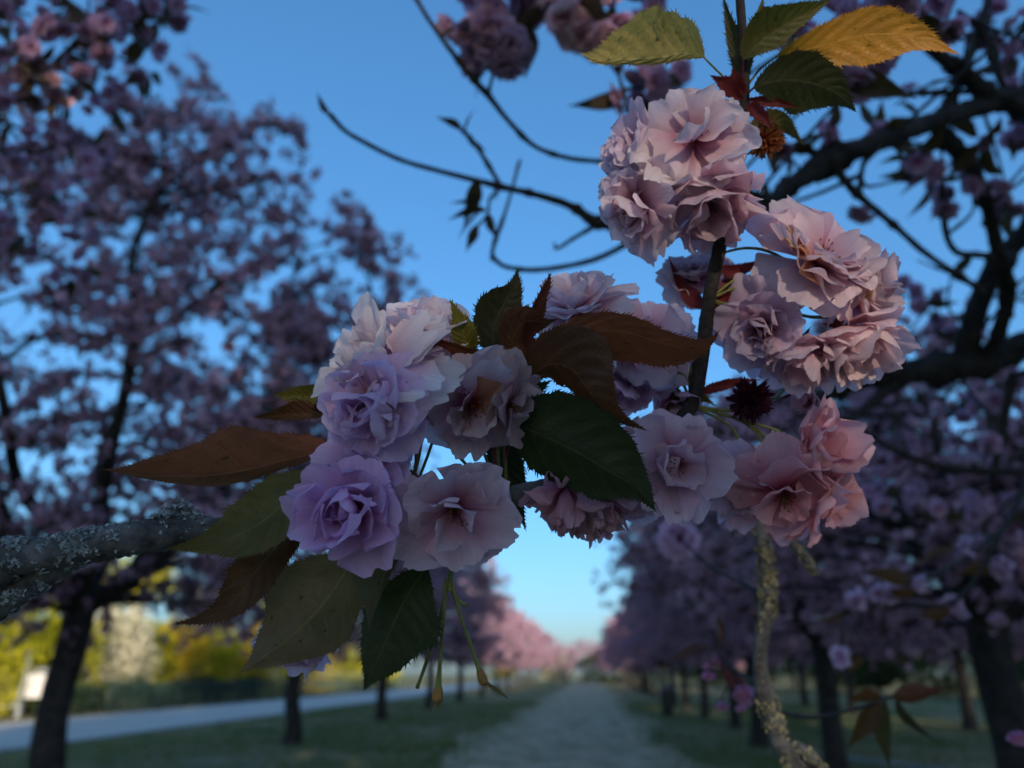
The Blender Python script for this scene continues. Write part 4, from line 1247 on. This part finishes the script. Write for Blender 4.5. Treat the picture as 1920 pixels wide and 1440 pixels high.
class Tree2:
    def __init__(s, root, base): s.o, s.b, s.pts = root, np.asarray(base, float), []
    def part(s, name, v, f, mat, parent=None, uv=None, color=None, smooth=True):
        return obj(name, mesh(name, np.asarray(v) - s.b, f, mat, uv, smooth), parent if parent is not None else s.o, color=color)
    def wood(s, name, world, radii, n=40, sides=10, mat=None, amp=.08):
        n = int(n * 1.6)
        radii = np.interp(np.linspace(0, 1, n), np.linspace(0, 1, len(radii)), radii)
        for k in RC.integers(1, n - 1, n // 7): radii[k] *= RC.uniform(1.2, 1.6)         # spurs and bud scars
        v, f, c, rr, fr = bark_tube(world, radii, n, sides, amp * 2, .10, 55)
        s.part(name, v, f, mat or M_TWIG)
        s.pts.append(c)
        return c, rr, fr
    def put(s, name, me, p, axis, scale, color, roll=None):
        o = obj(name, me, s.o, tuple(p - s.b), color)
        q = Vector(axis).to_track_quat('Z', 'Y') if name != 'leaf' else Vector(axis).to_track_quat('Y', 'Z')
        m = q.to_matrix() @ (Matrix.Rotation(RC.uniform(0, 6.28), 3, 'Z') if name != 'leaf' else Matrix.Rotation(RC.uniform(0, 6.28), 3, 'Y'))
        o.rotation_euler = m.to_euler()
        o.scale = (scale,) * 3
        return o
    def spray(s, px, py, d, n, spread, tint, leaves=3, lcol=(.06, .035, .018), size=1.0, twig=True):
        c = P(px, py, d)
        if twig and s.pts:
            al = np.vstack(s.pts)
            j = int(np.argmin(np.linalg.norm(al - c, axis=1)))
            m = (al[j] + c) / 2 + np.array([0, 0, .02 * np.linalg.norm(al[j] - c)])
            v, f = tube(catmull([al[j], m, c], 10), np.linspace(.0032, .0018, 10) * max(1, d * .7), 6)
            s.part('twig', v, f, M_TWIG)
        for k in range(n):
            off = RC.normal(0, 1, 3); off = off / np.linalg.norm(off) * px2m(spread, d) * RC.random() ** .4 if n > 1 else np.zeros(3)
            ax = unit(off + RC.normal(0, .012, 3) + cdir(0, -.2, .6) * .012)
            j = RC.uniform(.85, 1.1)
            s.put('blossom', WB[RC.integers(0, 4)], c + off, ax, size * RC.uniform(.85, 1.12), tuple(q * j for q in tint))
        for k in range(leaves):
            dv = unit(RC.normal(0, 1, 3) + [0, 0, -.3])
            s.put('leaf', WL, c + dv * px2m(spread, d) * .35, dv, RC.uniform(.7, 1.1), lcol)


MV = (.80, .62, .78); SUNP = (1.0, .82, .82)  # SUNP puts sunlight into the tint of some sprays
nt2 = Tree2(near, NB)
nt2.wood('limb', [np.array([-5.5, -1.1, 2.2]), np.array([-4.4, .1, 3.0]), np.array([-3.0, 1.2, 3.3]), P(-260, 420, 2.4), P(-60, 250, 2.25), P(90, 130, 2.15), P(190, 30, 2.1), P(250, -60, 2.1)], [.07, .05, .04, .02, .014, .010, .007, .005], 60)
nt2.wood('twig', [P(10, 230, 2.2), P(14, 120, 2.15), P(20, 20, 2.1), P(26, -60, 2.1)], [.006, .006, .005, .004], 20, 7, M_LICHENY)
nt2.wood('twig', [P(110, 190, 2.1), P(150, 150, 2.08), P(162, 60, 2.06), P(170, -40, 2.05)], [.004, .004, .004, .003], 20, 7)
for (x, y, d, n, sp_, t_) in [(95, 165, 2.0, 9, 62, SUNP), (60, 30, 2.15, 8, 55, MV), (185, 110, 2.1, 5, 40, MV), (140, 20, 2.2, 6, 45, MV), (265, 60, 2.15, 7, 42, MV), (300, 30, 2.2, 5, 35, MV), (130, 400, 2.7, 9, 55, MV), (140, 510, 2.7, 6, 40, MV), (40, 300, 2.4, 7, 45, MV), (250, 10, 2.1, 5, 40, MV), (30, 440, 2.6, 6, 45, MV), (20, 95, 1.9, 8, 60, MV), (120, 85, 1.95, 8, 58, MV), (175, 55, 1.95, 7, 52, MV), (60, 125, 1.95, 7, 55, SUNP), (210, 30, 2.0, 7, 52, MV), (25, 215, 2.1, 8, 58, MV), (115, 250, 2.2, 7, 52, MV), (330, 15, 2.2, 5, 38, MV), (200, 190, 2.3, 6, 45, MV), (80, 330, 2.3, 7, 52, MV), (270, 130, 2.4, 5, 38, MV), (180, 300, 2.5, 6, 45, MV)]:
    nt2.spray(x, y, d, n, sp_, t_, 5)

# ------------------------------------------------------------------ the cherry tree overhead on the other side, trunk outside the picture
TB = np.array([3.55, .35, 0.0])
over = tag(obj('cherry_tree', None, loc=tuple(TB)), 'cherry tree with dark bare twisting limbs overhead and a yellow-lichened twig below the rosy blossoms', 'cherry tree')
t2 = Tree2(over, TB)
tk = [TB + [0, 0, -.2], TB + [0, 0, .1], TB + [.03, .0, 1.0], TB + [-.05, .05, 1.9], TB + [-.1, .1, 2.2]]
v, f, c, rr, fr = bark_tube(tk, [.28, .22, .17, .17, .19], 40, 18, .06, .04, 8)
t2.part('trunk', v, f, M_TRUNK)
fork = tk[-1]
W = lambda *q: [P(*a) for a in q]


def pr(d, *px): return [px2m(a, d) for a in px]


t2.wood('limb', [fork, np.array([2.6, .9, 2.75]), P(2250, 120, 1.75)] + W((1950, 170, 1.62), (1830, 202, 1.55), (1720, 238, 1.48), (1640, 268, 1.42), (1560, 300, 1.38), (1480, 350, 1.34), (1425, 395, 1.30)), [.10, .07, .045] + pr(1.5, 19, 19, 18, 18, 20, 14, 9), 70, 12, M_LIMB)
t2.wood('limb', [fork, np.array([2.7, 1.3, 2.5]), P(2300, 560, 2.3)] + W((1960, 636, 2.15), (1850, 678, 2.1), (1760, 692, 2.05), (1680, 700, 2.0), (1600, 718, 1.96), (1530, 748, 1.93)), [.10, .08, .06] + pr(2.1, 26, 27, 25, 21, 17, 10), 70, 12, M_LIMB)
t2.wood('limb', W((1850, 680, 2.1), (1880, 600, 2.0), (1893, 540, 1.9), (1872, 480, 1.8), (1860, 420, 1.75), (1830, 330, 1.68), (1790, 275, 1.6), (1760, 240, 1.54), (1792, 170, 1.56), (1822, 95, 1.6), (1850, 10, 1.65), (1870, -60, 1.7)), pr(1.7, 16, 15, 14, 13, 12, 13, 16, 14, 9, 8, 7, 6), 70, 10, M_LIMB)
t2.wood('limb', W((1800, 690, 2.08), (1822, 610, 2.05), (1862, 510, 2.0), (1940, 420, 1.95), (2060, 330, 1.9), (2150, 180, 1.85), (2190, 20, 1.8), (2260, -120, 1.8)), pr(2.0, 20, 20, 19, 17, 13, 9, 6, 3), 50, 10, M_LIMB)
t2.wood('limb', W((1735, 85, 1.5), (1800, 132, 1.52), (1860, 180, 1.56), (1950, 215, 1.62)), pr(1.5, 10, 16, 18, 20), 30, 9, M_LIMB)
for pts, w, d in [
    ([(1880, 585, 1.98), (1865, 490, 1.8), (1790, 470, 1.75), (1768, 400, 1.72), (1765, 315, 1.66)], (7, 7, 6, 6, 4), 1.75),
    ([(1560, 300, 1.38), (1582, 335, 1.38), (1612, 368, 1.4), (1680, 425, 1.45), (1740, 478, 1.5), (1845, 548, 1.6)], (8, 8, 7, 6, 6, 6), 1.45),
    ([(1612, 368, 1.4), (1614, 330, 1.4), (1625, 285, 1.41)], (5, 5, 4), 1.4),
    ([(1588, 188, 1.5), (1650, 182, 1.5), (1720, 175, 1.52), (1850, 172, 1.56)], (3, 4, 5, 6), 1.5),
    ([(1795, 20, 1.6), (1850, 70, 1.6), (1872, 140, 1.58), (1895, 190, 1.6)], (5, 8, 7, 6), 1.6),
    ([(1590, 792, 1.9), (1650, 742, 1.95), (1705, 706, 2.0)], (7, 9, 10), 1.95),
    ([(1570, 780, 1.9), (1690, 850, 1.95), (1800, 880, 2.0), (1960, 885, 2.1)], (4, 7, 8, 10), 2.0),
    ([(1430, 392, 1.30), (1340, 420, 1.28), (1240, 430, 1.26), (1145, 421, 1.25), (1108, 411, 1.24), (1070, 386, 1.23), (1010, 366, 1.22), (940, 350, 1.20), (830, 322, 1.18), (750, 299, 1.17), (680, 265, 1.16), (645, 243, 1.155), (618, 214, 1.15)], (12, 11, 10, 11, 12, 8, 7, 6, 5, 4.5, 4.5, 4.5, 5), 1.2),
    ([(940, 350, 1.20), (905, 292, 1.2), (884, 262, 1.2), (862, 240, 1.2)], (5, 4, 5, 4), 1.2),
    ([(1440, 375, 1.30), (1300, 330, 1.25), (1200, 308, 1.22), (1130, 303, 1.2), (1060, 295, 1.18), (1000, 272, 1.17), (950, 222, 1.16), (915, 178, 1.15), (890, 150, 1.14), (838, 85, 1.12), (800, 30, 1.1), (770, -20, 1.09)], (8, 7, 6, 5, 5, 5, 5, 6, 6, 5, 4.5, 4), 1.15),
    ([(1345, 395, 1.28), (1225, 428, 1.28), (1180, 455, 1.28), (1110, 488, 1.28), (1020, 505, 1.28), (960, 503, 1.28), (932, 490, 1.28), (924, 468, 1.3), (950, 390, 1.36), (975, 300, 1.42)], (8, 8, 6, 5, 5, 4.5, 4.5, 4, 3.5, 3), 1.3),
    ([(1125, 418, 1.24), (1075, 447, 1.28), (1045, 466, 1.32), (1040, 455, 1.34)], (5, 4, 3, 2.5), 1.26),
    ([(915, 178, 1.15), (922, 150, 1.15), (930, 125, 1.15)], (4, 3, 3), 1.15),
    ([(1250, 316, 1.22), (1182, 215, 1.2), (1170, 175, 1.2), (1160, 140, 1.2)], (4, 4, 4, 3), 1.2),
    ([(1900, 700, 2.1), (1880, 800, 2.1), (1860, 900, 2.1), (1750, 760, 2.05), (1740, 840, 2.05)][:3], (10, 8, 6), 2.1)]:
    t2.wood('twig', W(*pts), pr(d, *w), 40 if len(pts) > 6 else 22, 7)
RT2 = np.random.default_rng(31)
src = np.vstack(t2.pts)
pxy = np.array([[960 + FPX * np.dot(q - CAM, RT) / max(.05, np.dot(q - CAM, FW)), 720 - FPX * np.dot(q - CAM, UP) / max(.05, np.dot(q - CAM, FW))] for q in src])
src = src[(pxy[:, 0] > 1560) & (pxy[:, 0] < 1990) & (pxy[:, 1] > -40) & (pxy[:, 1] < 860)]
for k in range(34):                                    # the tangle of fine twigs between the boughs
    q0 = src[RT2.integers(0, len(src))]
    dv = unit(RT * RT2.normal(0, 1) + UP * RT2.normal(.1, 1) + FW * RT2.normal(0, .5))
    L = RT2.uniform(.12, .34)
    bend = unit(np.cross(dv, RT2.normal(0, 1, 3))) * L * RT2.uniform(-.25, .25)
    q1 = q0 + dv * L + bend
    t2.wood('twig', [q0, q0 + dv * L * .4 - bend * .4, q0 + dv * L * .75 + bend * .3, q1], [.0042, .0034, .0028, .0018], 14, 6)
    for j in range(RT2.integers(0, 3)):
        dl = unit(RT2.normal(0, 1, 3) + [0, 0, -.4])
        t2.put('leaf', WL, q0 + (q1 - q0) * RT2.uniform(.8, 1), dl, RT2.uniform(.5, .9), (.05, .035, .016))
    if RT2.random() < .4:
        t2.put('blossom', WB[RT2.integers(0, 4)], q1, unit(RT2.normal(0, 1, 3)), RT2.uniform(.8, 1.1), MV)
# buds and small dark leaves on the twigs
for (x, y, d, ax_, sc_) in [(620, 217, 1.15, (-.6, .8, 0), .42), (868, 245, 1.2, (-.8, .5, .1), .5), (872, 250, 1.2, (.2, .9, .1), .45), (878, 268, 1.2, (.8, -.3, 0), .35), (895, 335, 1.19, (-.2, -.9, .1), .8), (905, 360, 1.19, (-.9, -.5, .1), .6), (915, 395, 1.2, (-.9, -.1, .1), .7), (900, 400, 1.2, (-.7, -.6, 0), .6), (915, 400, 1.2, (.2, -.8, .3), .5), (895, 420, 1.2, (-.35, -.9, 0), .5), (935, 352, 1.2, (-.3, -.9, .2), .3)]:
    t2.put('leaf', WL, P(x, y, d), cdir(*ax_), sc_, (.05, .03, .016))
t2.part('twig', *tube(catmull(W((940, 350, 1.2), (918, 372, 1.2), (915, 400, 1.2), (896, 424, 1.2)), 10), [.0022] * 10, 6), M_TWIG)
for (x, y, d, n, sp_, t_, lv_) in [
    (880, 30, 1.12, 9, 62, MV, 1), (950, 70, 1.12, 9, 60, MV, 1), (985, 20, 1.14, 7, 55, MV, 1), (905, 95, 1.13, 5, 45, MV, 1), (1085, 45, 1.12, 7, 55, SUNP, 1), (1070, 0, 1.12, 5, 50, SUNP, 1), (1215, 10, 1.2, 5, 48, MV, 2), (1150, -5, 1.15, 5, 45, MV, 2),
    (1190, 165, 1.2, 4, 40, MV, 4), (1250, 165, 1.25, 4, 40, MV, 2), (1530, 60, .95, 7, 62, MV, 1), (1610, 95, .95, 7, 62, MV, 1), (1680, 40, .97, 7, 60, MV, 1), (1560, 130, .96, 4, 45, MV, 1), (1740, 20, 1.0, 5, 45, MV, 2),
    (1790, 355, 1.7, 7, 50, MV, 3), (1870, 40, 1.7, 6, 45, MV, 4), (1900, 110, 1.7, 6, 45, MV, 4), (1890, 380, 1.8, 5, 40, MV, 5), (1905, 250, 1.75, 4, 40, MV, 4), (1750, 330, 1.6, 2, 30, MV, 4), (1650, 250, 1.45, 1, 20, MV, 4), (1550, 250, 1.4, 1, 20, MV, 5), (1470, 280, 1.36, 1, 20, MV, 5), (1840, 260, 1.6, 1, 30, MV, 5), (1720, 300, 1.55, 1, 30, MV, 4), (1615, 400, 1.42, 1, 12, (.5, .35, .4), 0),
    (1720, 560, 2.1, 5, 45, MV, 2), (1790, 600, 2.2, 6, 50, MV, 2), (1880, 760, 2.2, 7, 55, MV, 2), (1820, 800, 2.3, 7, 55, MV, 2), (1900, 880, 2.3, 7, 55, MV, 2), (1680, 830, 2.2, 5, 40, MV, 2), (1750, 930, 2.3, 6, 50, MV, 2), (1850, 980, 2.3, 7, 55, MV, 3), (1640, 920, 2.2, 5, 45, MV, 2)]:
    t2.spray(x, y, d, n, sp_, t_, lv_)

# the twig with yellow lichen, lower right
LT = [fork, np.array([2.6, .75, 1.75]), np.array([1.5, .55, 1.28]), np.array([.75, .45, 1.2])] + W((2100, 2250, .62), (1720, 1760, .605), (1580, 1560, .60), (1500, 1440, .61), (1468, 1395, .615), (1445, 1340, .62), (1428, 1275, .62), (1426, 1215, .62), (1438, 1150, .622), (1440, 1090, .625), (1432, 1030, .63), (1424, 985, .635), (1430, 930, .645))
v, f, c, rr, fr = bark_tube(LT, [.05, .035, .02, .015, .0135, .012] + pr(.62, 27, 24, 21, 19, 15, 14, 14.5, 15, 13, 12, 10), 220, 18, .16, .10, 70)
t2.part('branch', v, f, M_BRANCH); t2.pts = [c[60:]]
v2, f2, c2, rr2, fr2 = bark_tube(W((1432, 1005, .632), (1470, 1002, .63), (1500, 1035, .625), (1520, 1062, .622), (1533, 1078, .62)), pr(.62, 8, 8, 8, 9, 6), 40, 12, .25, .15, 90)
t2.part('side_twig', v2, f2, M_BRANCH)
v3, f3, c3, rr3, fr3 = bark_tube(W((1480, 1400, .612), (1505, 1405, .605), (1525, 1425, .60), (1545, 1445, .60)), pr(.61, 10, 11, 10, 9), 30, 12, .25, .15, 90)
t2.part('side_twig', v3, f3, M_BRANCH)
RL = np.random.default_rng(55)
t0_, t1_ = nearest_t(c, P(1500, 1440, .61)), nearest_t(c, P(1424, 985, .635))
spo = lichen_on(c, rr, fr, RL, 170, t0_, t1_, .0017, .0, .26, 60) + lichen_on(c2, rr2, fr2, RL, 160, 0.3, 1, .0014, .0, -.3, 90) + lichen_on(c3, rr3, fr3, RL, 160, 0, 1, .0016, .0, -.3, 90)
for y0_, y1_, n_ in ((1015, 1150, 230), (1305, 1365, 120)):
    spo += lichen_on(c, rr, fr, RL, n_, nearest_t(c, P(1437, y1_, .62)), nearest_t(c, P(1437, y0_, .62)), .0018, .0, -.4, 60, .0012)
lv, lf_ = flakes(spo, M_LICHENY, 'lichen', over, RL)
tag(t2.part('lichen', lv, lf_, M_LICHENY, smooth=False), kind='stuff')
# hanging spray of pink buds and bronze leaves below
t2.wood('twig', W((1428, 1285, .62), (1400, 1270, .75), (1370, 1250, .9), (1340, 1215, .95)), pr(.8, 4, 3, 3, 2), 20, 6)
t2.wood('twig', W((1442, 1330, .62), (1520, 1345, .8), (1600, 1330, .92), (1660, 1310, .95), (1700, 1300, .98)), pr(.8, 4, 4, 3, 3, 2), 20, 6)
BUD = (.95, .55, .80)
for x, y, d, s_ in [(1330, 1258, .95, .42), (1322, 1240, .95, .36), (1345, 1232, .95, .3), (1390, 1285, .9, .62), (1398, 1300, .9, .5), (1352, 1315, .95, .42), (1386, 1320, .92, .34)]:
    t2.put('blossom', WB[3], P(x, y, d), cdir(RC.normal(0, .4), -.6, .6), s_, BUD)
    t2.part('twig', *tube(catmull([P(x, y, d), P(1375, 1255, .88)], 6), [.0009] * 6, 5), M_TWIG)
for x, y, d, ax_, s_, cl_ in [(1340, 1215, .95, (-1, -.1, .2), .75, (.10, .035, .015)), (1345, 1212, .95, (.1, .9, .2), .5, (.16, .05, .02)), (1350, 1225, .95, (.5, -.8, .2), .8, (.12, .02, .025)), (1650, 1310, .95, (-.6, -.8, .2), .78, (.10, .045, .018)), (1660, 1312, .95, (-.1, -1, .1), .85, (.06, .05, .014)), (1680, 1308, .96, (.55, -.8, .1), .85, (.05, .035, .014)), (1670, 1308, .96, (.8, .2, .1), .7, (.14, .04, .02)), (1655, 1310, .95, (-.8, .1, .1), .6, (.14, .05, .02))]:
    t2.put('leaf', WL, P(x, y, d), cdir(*ax_), s_, cl_)
t2.wood('twig', [P(1950, 1420, .9), P(1922, 1385, .88), P(1908, 1372, .87)], [.0012, .0011, .001], 8, 5)
t2.put('blossom', WB[3], P(1908, 1372, .87), cdir(-.3, -.5, .8), .55, BUD)
t2.wood('twig', W((1440, 1120, .625), (1330, 1060, .9), (1275, 1010, 1.15)), pr(.8, 4, 3, 2), 14, 5)
t2.put('blossom', WB[0], P(1272, 1010, 1.15), cdir(.1, .3, .8), 1.2, MV)
t2.put('blossom', WB[1], P(1268, 1015, 1.16), cdir(-.1, -.5, .8), 1.1, MV)
t2.wood('twig', W((1960, 640, 2.15), (1940, 820, 1.9), (1900, 960, 1.7), (1820, 1040, 1.5), (1712, 1092, 1.22)), pr(1.7, 7, 6, 5, 4, 3), 30, 6)
t2.wood('twig', W((1900, 960, 1.7), (1800, 1120, 1.6), (1680, 1130, 1.55), (1590, 1145, 1.5), (1575, 1230, 1.42)), pr(1.6, 4, 4, 3, 3, 2), 30, 6)
t2.pts = t2.pts[-2:]
for x, y, d in [(1712, 1092, 1.22), (1600, 1130, 1.5), (1790, 1140, 1.6), (1577, 1232, 1.42), (1660, 1110, 1.55), (1810, 1030, 1.5), (1880, 1060, 1.65)]:
    t2.spray(x, y, d, 1 if d < 1.5 else 2, 12, (.9, .76, .9), 1, (.12, .05, .02), .85)
